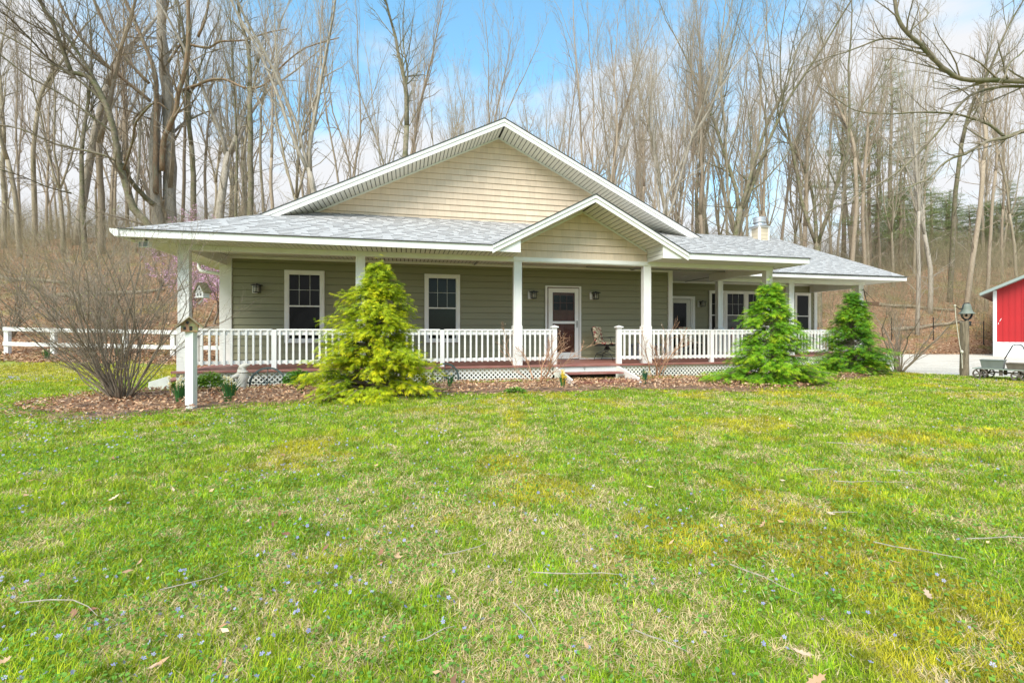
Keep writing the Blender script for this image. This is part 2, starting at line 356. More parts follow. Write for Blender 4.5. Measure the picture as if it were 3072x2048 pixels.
# ------------------------------------------------------------------ ground
def axis(a, b, n, c, k):
    t = np.linspace(-1, 1, n); s = np.sinh(t * k) / math.sinh(k)
    return np.where(s < 0, c + s * (c - a), c + s * (b - c))
gx = axis(-700, 700, 260, 0, 4.2); gy = axis(-60, 1200, 300, 14, 5.0)
GX, GY = np.meshgrid(gx, gy)
GZ = gh(GX, GY)
def litter_mask(x, y):
    x = np.asarray(x, float); y = np.asarray(y, float)
    lim = np.interp(x, [-200, -30, -16, -9, -7.5, 12, 14, 200], [16, 15.5, 14.1, 13.6, 22, 22, 23, 22.6])
    return np.clip((y - lim) / 1.2 + 0.5, 0, 1)
mk = litter_mask(GX, GY)
V = np.stack([GX.ravel(), GY.ravel(), GZ.ravel()], 1)
nx_ = len(gx); idx = np.arange(len(V)).reshape(GX.shape)
F = np.stack([idx[:-1, :-1].ravel(), idx[:-1, 1:].ravel(), idx[1:, 1:].ravel(), idx[1:, :-1].ravel()], 1)
C = np.stack([mk.ravel(), mk.ravel(), mk.ravel()], 1)
tag(mesh_np('ground', V, F, C, M['ground'], smooth=True), kind='structure')

DRIVE = [(10.7, 12.9), (11.5, 11.85), (12.6, 11.2), (16, 10.1), (40, 3), (90, 3), (90, 22.6), (40, 22.8), (14.6, 23.0), (14.0, 17.2)]
md = MB(); md.poly([(x, y, 0.006) for x, y in DRIVE]); o = md.obj('driveway', M['gravel']); tag(o, kind='structure')
BED = [(-7.7, 7.4), (-7.1, 6.5), (-6.1, 6.0), (-5.2, 5.8), (-4.5, 6.6), (-3.6, 7.1), (-1.9, 7.95), (-0.2, 8.4), (1.0, 8.65), (2.3, 9.0), (3.4, 8.8), (4.7, 8.6), (5.9, 9.1), (7.3, 10.3), (9.0, 11.5), (10.3, 12.8), (10.9, 13.6),
       (10.2, 14.2), (7.4, 12.4), (4.0, 11.2), (-1.0, 10.1), (-6.5, 8.9), (-7.2, 8.5)]
def in_poly(x, y, P):
    x = np.asarray(x); y = np.asarray(y); r = np.zeros(x.shape, bool)
    for i in range(len(P)):
        (x1, y1), (x2, y2) = P[i], P[(i + 1) % len(P)]
        cnd = ((y1 > y) != (y2 > y)) & (x < (x2 - x1) * (y - y1) / (y2 - y1 + 1e-12) + x1)
        r ^= cnd
    return r
mb = MB(); mb.poly([(x, y, 0.010) for x, y in BED]); o = mb.obj('mulch_bed_soil', M['mulch']); tag(o, kind='structure')
UNDER = [tuple(world(*p)[:2]) for p in ((-4.6, 10.35), (9.9, 10.35), (9.9, 12.9), (16.3, 12.9), (16.3, 24), (-4.6, 24))]

# ------------------------------------------------------------------ vectorised scatter
rng = np.random.default_rng(11)
def scatter(name, tv, tf, pos, yaw, pitch, roll, scl, colr, m, **kw):
    tv = np.asarray(tv, float); tf = np.asarray(tf); n = len(pos)
    cy, sy = np.cos(yaw), np.sin(yaw); cp, sp = np.cos(pitch), np.sin(pitch); cr_, sr = np.cos(roll), np.sin(roll)
    scl = np.asarray(scl)
    if scl.ndim == 1: scl = np.stack([scl] * 3, 1)
    P = tv[None] * scl[:, None, :]
    x, y, z = P[..., 0], P[..., 1], P[..., 2]
    y, z = y * cp[:, None] - z * sp[:, None], y * sp[:, None] + z * cp[:, None]
    x, z = x * cr_[:, None] + z * sr[:, None], -x * sr[:, None] + z * cr_[:, None]
    x, y = x * cy[:, None] - y * sy[:, None], x * sy[:, None] + y * cy[:, None]
    V = np.stack([x, y, z], -1) + pos[:, None, :]
    F = (tf[None] + (np.arange(n) * len(tv))[:, None, None]).reshape(-1, tf.shape[1])
    if colr.ndim == 2: colr = np.repeat(colr[:, None, :], len(tv), 1)
    return mesh_np(name, V.reshape(-1, 3), F, colr.reshape(-1, colr.shape[-1]), m, **kw)

# grass ----------------------------------------------------------------------
def lawn_ok(x, y):
    wx = (fbm(x, y, 0.7, 301, 3) - 0.5) * 1.1; wy = (fbm(x, y, 0.7, 302, 3) - 0.62) * 1.2 + rng.normal(0, 0.12, np.shape(x))
    return ~in_poly(x + wx, y + wy, BED) & ~in_poly(x, y, DRIVE) & ~in_poly(x, y, UNDER) & (litter_mask(x, y) < 0.5 + (noise2(x, y, 0.4, 5) - 0.5) * 0.8)
def wedge(n, y0, y1, pw, extra=0.8):
    u = rng.random(n); e = 2 - pw        # density in area ~ y^-pw
    y = (y0 ** e + u * (y1 ** e - y0 ** e)) ** (1 / e)
    x = (rng.random(n) * 2 - 1) * (y * 1.14 + extra)
    return x, y
def grass_tones(x, y):
    dry = fbm(x, y, 1.0, 21, 4) * 0.42 + fbm(x, y, 0.16, 33, 2) * 0.58
    dry = dry + 0.03 * np.clip(1 - np.abs(x + 1) / 5, 0, 1)
    lush = fbm(x, y, 1.6, 51, 3)
    return dry, lush
NB = 880000
x, y = wedge(NB, 1.15, 19.0, 1.45)
nm = 330000                          # thinner turf to either side of the view
ym = rng.uniform(-1.0, 17.0, nm); xm = np.sign(rng.random(nm) - 0.5) * (np.maximum(ym, 0) * 1.14 + 0.8 + rng.random(nm) ** 1.4 * 8.0)
nz_ = rng.random(60000) * 2.2 - 1.0; x = np.concatenate([x, xm, rng.uniform(-2, 2, 60000)]); y = np.concatenate([y, ym, nz_])
ok = lawn_ok(x, y); x, y = x[ok], y[ok]
dry, lush = grass_tones(x, y)
isdry = rng.random(len(x)) < np.clip((dry - 0.47) * 5.5, 0.18, 0.78)
keep = ~(isdry & (rng.random(len(x)) < 0.1)); x, y, dry, lush, isdry = x[keep], y[keep], dry[keep], lush[keep], isdry[keep]
n = len(x)
tv = [(-0.5, 0, 0), (0.5, 0, 0), (0.36, 0.08, 0.55), (-0.36, 0.08, 0.55), (0.0, 0.32, 1.0)]
tf = [(0, 1, 2), (0, 2, 3), (3, 2, 4)]
side_ = np.abs(x) > np.maximum(y, 0) * 1.14 + 0.8; wd = np.where(side_, 0.009 + 0.0006 * np.maximum(y, 0), 0.0017 + 0.0009 * np.maximum(y, 0)) * rng.uniform(0.7, 1.3, n)
ht = np.where(isdry, rng.uniform(0.02, 0.045, n), rng.uniform(0.025, 0.06, n) * (0.75 + 0.8 * np.clip(lush - 0.35, 0, 0.6)))
ht = ht * (1 + 0.02 * y)
pitch = np.where(isdry, -rng.uniform(0.5, 1.4, n), -rng.uniform(0.0, 0.8, n))
g1 = np.array([0.10, 0.25, 0.010]); g2 = np.array([0.34, 0.45, 0.022]); g3 = np.array([0.54, 0.53, 0.035]); st = np.array([0.80, 0.66, 0.36]); st2 = np.array([0.56, 0.40, 0.21])
k = rng.random((n, 1)); L_ = np.clip((lush[:, None] - 0.38) * 3, 0, 1)
cg = g1 * k + g2 * (1 - k); cg = cg * (1 - L_ * 0.55) + (g3 * (1 - k) + g1 * 1.2 * k) * (L_ * 0.55)
cd = st * (1 - k) + st2 * k
mossy = np.clip((fbm(x, y, 0.8, 61, 4) - 0.63 + 0.006 * x) * 7, 0, 0.6)[:, None]; cg = cg * (1 - mossy) + np.array([0.50, 0.40, 0.03]) * mossy; lf = (np.clip((y - 9.5) / 3, 0, 1) * np.clip((-x - 5) / 4, 0, 1) * (0.35 + 0.5 * fbm(x, y, 1.5, 71)))[:, None]; cg = cg * (1 - lf) + np.array([0.46, 0.38, 0.05]) * lf; tuft = (fbm(x, y, 0.12, 401, 2)[:, None] - 0.5) * 1.1; cg = cg * (1 + tuft)
C = np.clip(np.where(isdry[:, None], cd, cg * np.array([1.18, 1.10, 1.0])) * rng.uniform(0.85, 1.25, (n, 1)), 0, 0.85)
z = gh(x, y)
scatter('grass', tv, np.array(tf), np.stack([x, y, z], 1), rng.uniform(0, 2 * math.pi, n), pitch, rng.uniform(-0.3, 0.3, n),
        np.stack([wd, ht, ht], 1), C, M['grass'])
tag(bpy.data.objects['grass'], 'short patchy lawn grass, green with straw coloured patches', 'grass', kind='stuff')

# clover and violet leaves
n0 = 60000; x, y = wedge(n0, 1.15, 9, 1.5); ok = lawn_ok(x, y) & (fbm(x, y, 0.8, 77) + rng.random(n0) * 0.25 > 0.60); x, y = x[ok], y[ok]; n = len(x)
a = np.linspace(0, 2 * math.pi, 7)[:-1]
tv = [(0, 0, 0)] + [(math.cos(t) * (1 if i != 0 else 0.5), math.sin(t) * (1 if i != 0 else 0.5), 0.18) for i, t in enumerate(a)]
tf = [(0, i + 1, (i + 1) % 6 + 1) for i in range(6)]
C = (np.array([0.12, 0.34, 0.05]) * (1 - rng.random((n, 1)) * 0.5) + np.array([0.14, 0.16, 0.02]) * rng.random((n, 1)))
scatter('clover_leaves', tv, np.array(tf), np.stack([x, y, gh(x, y) + rng.uniform(0.012, 0.04, n)], 1), rng.uniform(0, 6.28, n), rng.uniform(-0.5, 0.5, n), rng.uniform(-0.5, 0.5, n),
        rng.uniform(0.003, 0.0085, n) * (1 + y * 0.1), C, M['grass'])
tag(bpy.data.objects['clover_leaves'], 'small round weed leaves spread through the lawn', 'ground cover', kind='stuff')
# violets: five petals
n0 = 17000; x, y = wedge(n0, 1.2, 12, 1.25); dens = np.clip(0.30 - x * 0.13, 0.07, 1.0) * np.clip((fbm(x, y, 0.9, 91) - 0.36) * 4, 0.05, 1)
ok = lawn_ok(x, y) & (rng.random(n0) < dens); x, y = x[ok], y[ok]; n = len(x)
tv = [(0, 0, 0)]; tf = []
for i in range(5):
    t = 2 * math.pi * i / 5
    for dt, r_ in ((-0.42, 0.8), (0, 1.0), (0.42, 0.8)): tv.append((math.cos(t + dt) * r_, math.sin(t + dt) * r_, 0.12 + 0.1 * (i % 2)))
    b_ = 1 + 3 * i; tf += [(0, b_, b_ + 1), (0, b_ + 1, b_ + 2)]
k = rng.random((n, 1)); C = np.array([0.28, 0.27, 0.62]) * k + np.array([0.52, 0.52, 0.74]) * (1 - k)
scatter('violets', tv, np.array(tf), np.stack([x, y, gh(x, y) + rng.uniform(0.02, 0.045, n)], 1), rng.uniform(0, 6.28, n), rng.uniform(-0.2, 1.3, n), rng.uniform(-0.6, 0.6, n),
        rng.uniform(0.0045, 0.0085, n) * (1 + y * 0.11), C, M['petal'])
tag(bpy.data.objects['violets'], 'tiny lavender blue violets dotted through the lawn', 'flowers', kind='stuff')
# dandelions
n0 = 260; x, y = wedge(n0, 3, 14, 0.3); ok = lawn_ok(x, y) & (x > 0.5) & (rng.random(n0) < 0.35); x, y = x[ok], y[ok]; n = len(x)
scatter('dandelions', tv, np.array(tf), np.stack([x, y, gh(x, y) + 0.05], 1), rng.uniform(0, 6.28, n), rng.uniform(-0.2, 0.6, n), rng.uniform(-0.3, 0.3, n),
        rng.uniform(0.014, 0.022, n), np.tile(np.array([[0.85, 0.62, 0.02]]), (n, 1)), M['petal'])
tag(bpy.data.objects['dandelions'], 'yellow dandelion flowers dotted over the lawn', 'flowers', kind='stuff')

# dead leaves ------------------------------------------------------------------
oak = [(0, -1), (0.16, -0.55), (0.42, -0.45), (0.22, -0.15), (0.55, 0.1), (0.25, 0.3), (0.38, 0.65), (0.1, 0.7), (0, 1), (-0.12, 0.68), (-0.4, 0.6), (-0.22, 0.28), (-0.52, 0.05), (-0.2, -0.2), (-0.4, -0.5), (-0.15, -0.6)]
ltv = [(0, 0, -0.05)] + [(px_, py_, 0.35 * px_ * px_ + 0.28 * py_ * py_) for px_, py_ in oak]
ltf = np.array([(0, i + 1, (i + 1) % 16 + 1) for i in range(16)])
stv = [(0, -1, 0.22), (0.45, -0.1, 0.1), (0, 1, 0.25), (-0.42, 0.1, 0.12), (0, 0, -0.05)]
stf = np.array([(0, 1, 4), (1, 2, 4), (2, 3, 4), (3, 0, 4)])
LC = np.array([[0.42, 0.22, 0.11], [0.50, 0.30, 0.17], [0.32, 0.15, 0.08], [0.62, 0.44, 0.30], [0.22, 0.11, 0.06], [0.58, 0.36, 0.20]])
def leaves(name, x, y, s0, s1, tvv, tff, label, tilt=0.5, lift=0.01, cat='fallen leaves', bright=1.0, zfn=gh):
    n = len(x); c = LC[rng.integers(0, len(LC), n)] * rng.uniform(0.75, 1.25, (n, 1)) * bright
    o = scatter(name, tvv, tff, np.stack([x, y, zfn(x, y) + lift + rng.random(n) * 0.02], 1), rng.uniform(0, 6.28, n), rng.uniform(-tilt, tilt, n), rng.uniform(-tilt, tilt, n),
                np.stack([rng.uniform(s0, s1, n) * 0.9, rng.uniform(s0, s1, n), rng.uniform(s0, s1, n)], 1), c, M['leafmix'])
    return tag(o, label, cat, kind='stuff')
n0 = 1100; x, y = wedge(n0, 1.3, 9, 1.0); ok = lawn_ok(x, y) & (rng.random(n0) < 0.15 + 0.8 * (fbm(x, y, 1.2, 13) > 0.52)); x, y = x[ok], y[ok]
leaves('fallen_leaves', x[::3], y[::3], 0.018, 0.038, ltv, ltf, 'dry brown oak leaves scattered over the open lawn', lift=0.035)
leaves('leaf_litter', np.concatenate([x[1::3], x[2::3]]), np.concatenate([y[1::3], y[2::3]]), 0.015, 0.03, stv, stf, 'small curled brown leaf bits lying in the grass', lift=0.03)
# bed litter
bx = rng.uniform(-8, 11.2, 60000); by = rng.uniform(5.3, 14.3, 60000)
ok = in_poly(bx, by, BED); bx, by = bx[ok], by[ok]
mound = lambda x, y: 0.03 + 0.05 * noise2(x, y, 0.5, 9)
leaves('mulch_leaves', bx[:21000], by[:21000], 0.018, 0.045, stv, stf, 'thick brown leaf mulch in the bed along the porch', tilt=0.8, zfn=mound)
# bed rim thinning into the grass
ex = rng.uniform(-8.5, 11, 90000); ey = rng.uniform(4.8, 13, 90000)
edge = np.full(len(ex), 9.0)
for i in range(16):
    (x1, y1), (x2, y2) = BED[i], BED[i + 1]; dx_, dy_ = x2 - x1, y2 - y1
    t = np.clip(((ex - x1) * dx_ + (ey - y1) * dy_) / (dx_ * dx_ + dy_ * dy_), 0, 1)
    edge = np.minimum(edge, np.hypot(ex - x1 - t * dx_, ey - y1 - t * dy_))
ok = ~in_poly(ex, ey, BED) & (rng.random(len(ex)) < np.exp(-edge * 4.0) * 0.5) & ~in_poly(ex, ey, DRIVE)
leaves('bed_rim_leaves', ex[ok], ey[ok], 0.015, 0.035, stv, stf, 'loose brown leaves where the porch bed meets the grass', lift=0.02)
# hill litter
n0 = 90000; y = 13.0 + rng.random(n0) ** 1.6 * 32; x = np.where(rng.random(n0) < 0.55, -(4 + rng.random(n0) * (y * 1.2)), 12 + rng.random(n0) * y * 1.1)
ok = (litter_mask(x, y) > 0.45) & ~in_poly(x, y, UNDER) & ~in_poly(x, y, DRIVE) & (np.abs(x) < y * 1.25); x, y = x[ok], y[ok]
leaves('hill_litter', x, y, 0.035, 0.09, stv, stf, 'brown leaf litter covering the wooded hillside', tilt=0.7)

# twigs on the lawn: thin sticks one could count
tw = MB()
def stick(mb, p, a, L, r, rg=random):
    pts = []; q = Vector(p); ang = a
    for i in range(5):
        pts.append(q.copy()); ang += rg.uniform(-0.35, 0.35); q = q + Vector((math.cos(ang), math.sin(ang), rg.uniform(-0.06, 0.06))) * L / 4
    mb.tube(pts, [r, r, r * 0.8, r * 0.7, r * 0.4], 5)
spots = [((1600, 1745), 0.1, 0.42), ((2190, 1720), -0.5, 0.30), ((2500, 1460), -0.35, 0.55), ((1540, 1840), -1.1, 0.22), ((2620, 1650), -0.6, 0.35), ((2900, 1640), -0.2, 0.5), ((1330, 1690), 0.1, 0.25),
         ((2420, 1425), 0.3, 0.2), ((2650, 1425), 0.2, 0.25), ((1905, 1925), -0.8, 0.2), ((2480, 1560), 0.5, 0.2), ((480, 1800), 0.2, 0.25), ((60, 1840), 0.3, 0.4), ((2870, 1480), 1.4, 0.12), ((1250, 1960), 0.6, 0.15), ((2480, 1340), -0.3, 0.4)]
for (pp, a_, L_) in spots:
    g = px2g(*pp); b_ = MB(g); stick(b_, g + Vector((0, 0, 0.045)), a_, L_, 0.0016 + 0.0005 * g.y)
    o = b_.obj('fallen_twig', M['bark_pale']); o.location = g
    tag(o, 'thin dry twig lying on the lawn grass', 'twig', 'twigs lying on the lawn')

# ------------------------------------------------------------------ HOUSE
HO = Vector((2.5, 12.5, -EYE))
house = empty('house', world(HO.x, HO.y), A, 'one storey green sided house with tan gables and a white railed porch', 'house')
def H(): return MB(HO)
def hp(mb, name, m, bevel=0.0, **k): return mb.obj(name, m, house, bevel=bevel, **k)
UL, UR = -5.08, 10.03; VF = 9.7; PF = 0.42; PM = 0.49; UM = 2.5; ZP = 5.58; ZE0, ZE1 = 1.73, 1.87
VRK = 11.75; VW = 12.5; V2 = 15.1; V3 = 12.2; DZ = -0.79; CEIL = 1.86

def lap(mb, u0, u1, z0, z1, v, course=0.172, ax='v'):
    z = z1
    while z > z0 + 1e-4:
        zb = max(z - course, z0)
        for a_, b_ in ((v - 0.006, v - 0.024),):
            mb.poly([(u0, b_, zb), (u1, b_, zb), (u1, a_, z - 0.010), (u0, a_, z - 0.010)])
            mb.poly([(u0, v + 0.02, zb), (u1, v + 0.02, zb), (u1, b_, zb), (u0, b_, zb)]); mb.poly([(u0, a_, z - 0.010), (u1, a_, z - 0.010), (u1, v + 0.02, z - 0.010), (u0, v + 0.02, z - 0.010)])
        z = zb
mb = H(); lap(mb, -4.4, 7.85, DZ, 1.90, VW + 0.026); hp(mb, 'siding_wall', M['olive'])
mb = H(); lap(mb, 7.85, 15.93, DZ, 1.90, V2 + 0.026); hp(mb, 'siding_wall', M['olive'])
mb = H(); mb.box(-4.38, 7.83, VW + 0.047, 21.5, -EYE, 2.2); mb.box(7.83, 15.9, V2 + 0.047, 22.5, -EYE, 2.2); hp(mb, 'side_walls', M['olive'])
# corner boards and friezes
mb = H(); mb.box(-4.44, -4.17, VW - 0.03, VW + 0.12, DZ, CEIL); mb.box(7.74, 7.88, VW - 0.03, VW + 0.12, DZ, CEIL); mb.box(15.82, 15.96, V2 - 0.03, V2 + 0.12, DZ, CEIL)
mb.box(-4.17, 7.74, VW - 0.035, VW, 1.80, CEIL); mb.box(7.86, 15.82, V2 - 0.035, V2, 1.80, CEIL)
mb.box(-4.17, 3.86, VW - 0.03, VW, DZ, DZ + 0.03); mb.box(4.92, 7.74, VW - 0.03, VW, DZ, DZ + 0.03)
hp(mb, 'corner_board', M['white'], 0.004)

# gable wall of tan shakes
def shakes(mb, win, v, course, z_lo, z_hi, u_lo, u_hi, rg):
    z = z_lo
    while z < z_hi:
        u = u_lo - rg.random() * 0.2
        while u < u_hi:
            w_ = rg.uniform(0.11, 0.24); pr = 0.024 + rg.random() * 0.003
            cl = clip_convex([(u + 0.001, z), (u + w_ - 0.001, z), (u + w_ - 0.001, z + course - 0.006), (u + 0.001, z + course - 0.006)], win)
            k = rg.uniform(0.95, 1.05); mb.col = (0.66 * k, 0.52 * k, 0.385 * k)
            if len(cl) >= 3:
                f_ = lambda zz: v - 0.002 - pr * (1 - (zz - z) / course)
                mb.poly([(a, f_(b), b) for a, b in cl])
                lo = sorted([p for p in cl if abs(p[1] - z) < 1e-5])
                if len(lo) >= 2: mb.poly([(lo[0][0], v + 0.01, z), (lo[-1][0], v + 0.01, z), (lo[-1][0], f_(z), z), (lo[0][0], f_(z), z)])
            u += w_
        z += course
zs = ZP - 0.20                                         # soffit line under the main peak
mb = H(); tri = [(UM - (zs - 2.6) / PM, 2.6), (UM + (zs - 2.6) / PM, 2.6), (UM, zs)]
shakes(mb, tri, VW, 0.165, 2.95, 5.5, -4, 9, random)
mb.col = (0.4, 0.33, 0.22); mb.poly([(UM - (zs - 2.6) / PM, VW + 0.005, 2.6), (UM + (zs - 2.6) / PM, VW + 0.005, 2.6), (UM, VW + 0.005, zs)])
hp(mb, 'gable_wall', M['tan'], attr=True)

# entry gable
UE, ZEP, PE, VG = 4.16, 3.09, 0.5236, 10.45
zs2 = ZEP - 0.17
mb = H(); win = [(2.43, 1.75), (5.88, 1.75), (5.88, zs2 - PE * (5.88 - UE)), (UE, zs2), (2.43, zs2 - PE * (UE - 2.43))]
shakes(mb, win, VG, 0.175, 1.75, 3.0, 2.3, 6.1, random)
mb.col = (0.4, 0.33, 0.22); mb.poly([(a, VG + 0.005, b) for a, b in win])
hp(mb, 'entry_gable_wall', M['tan'], attr=True)

# shingled roof planes
def shingle(mb, O, Ud, Vd, win, rg, expo=0.142):
    O, Ud, Vd = Vector(O), Vector(Ud).normalized(), Vector(Vd).normalized(); Nn = Ud.cross(Vd)
    smin = min(p[0] for p in win); smax = max(p[0] for p in win); tmin = min(p[1] for p in win); tmax = max(p[1] for p in win)
    t = tmin
    def P(s_, t_, h_): return O + Ud * s_ + Vd * t_ + Nn * h_
    while t < tmax:
        s_ = smin - rg.random() * 0.3; raised = rg.random() < 0.5
        while s_ < smax:
            w_ = rg.uniform(0.16, 0.45) if raised else rg.uniform(0.10, 0.30)
            k = rg.uniform(0.92, 1.06); hb = 0.011 if raised else 0.0035
            mb.col = (0.47 * k, 0.45 * k, 0.435 * k) if raised else (0.40 * k, 0.385 * k, 0.375 * k)
            if rg.random() < 0.10: mb.col = (0.40, 0.385, 0.375)
            cl = clip_convex([(s_, t), (s_ + w_, t), (s_ + w_, t + expo), (s_, t + expo)], win)
            if len(cl) >= 3:
                f_ = lambda tt: hb * (1 - (tt - t) / expo * 0.9)
                mb.poly([P(a, b, f_(b)) for a, b in cl])
                lo = sorted([p for p in cl if abs(p[1] - t) < 1e-5])
                if len(lo) >= 2:
                    mb.col = (0.05, 0.05, 0.05) if hb > 0.005 else (0.3, 0.3, 0.3); mb.poly([P(lo[0][0], t, -0.004), P(lo[-1][0], t, -0.004), P(lo[-1][0], t, f_(t)), P(lo[0][0], t, f_(t))])  # butt edges coloured dark to draw the shadow lines under raised tabs
            s_ += w_; raised = not raised
        t += expo
cF = 1 / math.sqrt(1 + PF * PF)
Lh = (12.62 - VF) / cF
dL = (12.62 - VF) * PF / PM
mb = H()
apx = 4.16 - UL
for win in ([(0, 0), (1.84 - UL, 0), (apx, Lh), (dL, Lh)], [(6.48 - UL, 0), (UR - UL, 0), (UR - UL - dL, Lh), (apx, Lh)]): shingle(mb, (UL, VF, ZE1), (1, 0, 0), (0, 1, PF), win, random)
mb.col = (0.3, 0.3, 0.3); o3 = lambda s_, t_: (UL + s_, VF + t_ * cF, ZE1 - 0.006 + t_ * cF * PF)
for win in ([(0, 0), (1.84 - UL, 0), (apx, Lh), (dL, Lh)], [(6.48 - UL, 0), (UR - UL, 0), (UR - UL - dL, Lh), (apx, Lh)]): mb.poly([o3(*p) for p in win])
hp(mb, 'porch_roof', M['shingle'], attr=True)
# main roof slopes (left, right) with thickness
def slab(mb, pts, dz): mb.prism(pts, (0, 0, dz))
mb = H(); TH = -0.05
vL = VF; VB = 22.2
zr = lambda u: ZP - PM * abs(u - UM)
hipv = lambda u: VF + (zr(u) - zr(UL)) / PF
slab(mb, [(UL, VF, zr(UL)), (-3.3, VRK, zr(-3.3)), (UM, VRK, ZP), (UM, VB, ZP), (UL, VB, zr(UL))], TH)
slab(mb, [(UR + 0.02, VF, zr(UR)), (UR + 0.02, VB, zr(UR)), (UM, VB, ZP), (UM, VRK, ZP), (8.3, VRK, zr(8.3))], TH)
hp(mb, 'main_roof', M['roofplain'])
# rakes of the main gable
def rake(u_lo, u_pk, zpk, p, v, hh, th, ov_drip=True, m=None):
    sgn = -1 if u_lo < u_pk else 1
    def z(u): return zpk - p * abs(u - u_pk)
    b = H(); b.prism([(u_lo, v, z(u_lo)), (u_pk, v, z(u_pk)), (u_pk, v, z(u_pk) - hh), (u_lo, v, z(u_lo) - hh)], (0, th, 0))
    b.prism([(u_lo, v - 0.02, z(u_lo)), (u_pk, v - 0.02, z(u_pk)), (u_pk, v - 0.02, z(u_pk) - hh * 0.45), (u_lo, v - 0.02, z(u_lo) - hh * 0.45)], (0, 0.02, 0))
    hp(b, 'rake_board', M['white'], 0.003)
    b = H(); b.prism([(u_lo, v - 0.035, z(u_lo) + 0.002), (u_pk, v - 0.035, z(u_pk) + 0.002), (u_pk, v - 0.035, z(u_pk) + 0.022), (u_lo, v - 0.035, z(u_lo) + 0.022)], (0, 0.12, 0)); hp(b, 'drip_edge', M['drip'])
rake(-3.45, UM, ZP, PM, VRK, 0.19, 0.03); rake(8.5, UM, ZP, PM, VRK, 0.19, 0.03)
rake(1.80, UE, ZEP, PE, VF - 0.05, 0.17, 0.05); rake(6.52, UE, ZEP, PE, VF - 0.05, 0.17, 0.05)
# grooved soffit: strips with gaps
def soffit_slope(u_a, u_b, u_pk, zpk, p, v0, v1, step=0.10):
    b = H(); b2 = H(); z = lambda u: zpk - p * abs(u - u_pk)
    n_ = int(abs(u_b - u_a) / step); 
    for i in range(n_):
        a_ = u_a + (u_b - u_a) * i / n_; c_ = u_a + (u_b - u_a) * (i + 1) / n_; g_ = 0.020 * (1 if u_b > u_a else -1)
        b.prism([(a_, v0, z(a_)), (c_ - g_, v0, z(c_ - g_)), (c_ - g_, v0, z(c_ - g_) + 0.012), (a_, v0, z(a_) + 0.012)], (0, v1 - v0, 0))
    b2.prism([(u_a, v0, z(u_a) + 0.016), (u_b, v0, z(u_b) + 0.016), (u_b, v0, z(u_b) + 0.03), (u_a, v0, z(u_a) + 0.03)], (0, v1 - v0, 0))
    hp(b, 'soffit', M['soffit']); hp(b2, 'soffit_backing', M['drip'])
soffit_slope(-3.4, UM - 0.01, UM, ZP - 0.19, PM, VRK + 0.03, VW + 0.05); soffit_slope(8.4, UM + 0.01, UM, ZP - 0.19, PM, VRK + 0.03, VW + 0.05)
soffit_slope(2.40, UE - 0.01, UE, ZEP - 0.17, PE, VF, VG + 0.05); soffit_slope(5.92, UE + 0.01, UE, ZEP - 0.17, PE, VF, VG + 0.05)
# trim under the sloping soffits, against the walls
b = H()
for (a_, pk, zp_, p_, vv) in ((-3.2, UM, ZP - 0.19, PM, VW), (8.2, UM, ZP - 0.19, PM, VW), (2.45, UE, ZEP - 0.17, PE, VG), (5.86, UE, ZEP - 0.17, PE, VG)):
    z = lambda u: zp_ - p_ * abs(u - pk) - 0.004
    b.prism([(a_, vv - 0.03, z(a_)), (pk, vv - 0.03, z(pk)), (pk, vv - 0.03, z(pk) - 0.045), (a_, vv - 0.03, z(a_) - 0.045)], (0, 0.03, 0))
hp(b, 'gable_trim', M['soffit'])
# entry gable roof
mb = H()
slab(mb, [(1.80, VF - 0.03, ZEP - PE * (UE - 1.80) - 0.002), (UE, VF - 0.03, ZEP), (UE, 12.5, ZEP), (1.80, 12.5, ZEP - PE * (UE - 1.80))], -0.04)
slab(mb, [(UE, VF - 0.03, ZEP), (6.52, VF - 0.03, ZEP - PE * (6.52 - UE)), (6.52, 12.5, ZEP - PE * (6.52 - UE)), (UE, 12.5, ZEP)], -0.04)
hp(mb, 'entry_roof', M['roofplain'])
# fascias
b = H()
b.box(UL, 2.43, VF, VF + 0.03, ZE0, ZE1 - 0.004); b.box(5.88, UR, VF, VF + 0.03, ZE0, ZE1 - 0.004)
zl = lambda u: ZEP - PE * abs(u - UE) - 0.172
b.prism([(1.9, VF - 0.002, ZE0 + 0.05), (2.43, VF - 0.002, ZE0 + 0.05), (2.43, VF - 0.002, zl(2.43)), (1.9, VF - 0.002, zl(1.9) + 0.05)], (0, 0.032, 0))
b.prism([(5.88, VF - 0.002, ZE0 + 0.05), (6.42, VF - 0.002, ZE0 + 0.05), (6.42, VF - 0.002, zl(6.42) + 0.05), (5.88, VF - 0.002, zl(5.88))], (0, 0.032, 0))
b.box(UR - 0.03, UR, VF + 0.03, 13.2, ZE0, ZE1 - 0.004)
b.box(UL, UL + 0.03, VF + 0.03, 22, ZE0, ZE1 - 0.004)
b.box(UR + 0.0, 16.6, V3, V3 + 0.03, ZE0, ZE1 - 0.004); b.box(16.57, 16.6, V3 + 0.03, 17.7, ZE0, ZE1 - 0.004)
hp(b, 'fascia', M['white'], 0.003)
for q_ in ((UL - 0.02, 1.85, VF), (6.47, UR + 0.04, VF), (UR + 0.1, 16.66, V3)):
    b = H(); b.box(q_[0], q_[1], q_[2] - 0.03, q_[2] + 0.05, ZE1 - 0.002, ZE1 + 0.012); hp(b, 'drip_edge', M['drip'])
for u_ in (2.40, 5.88):                                  # closures beside the entry gable (grooved)
    b = H()
    zt = zl(u_ if u_ > 3 else 2.43) + 0.02
    z_ = ZE0 + 0.004
    while z_ < zt - 0.02:
        b.box(u_ + 0.004, u_ + 0.03, VF + 0.032, VG, z_, min(z_ + 0.09, zt)); z_ += 0.1
    hp(b, 'soffit', M['soffit'])
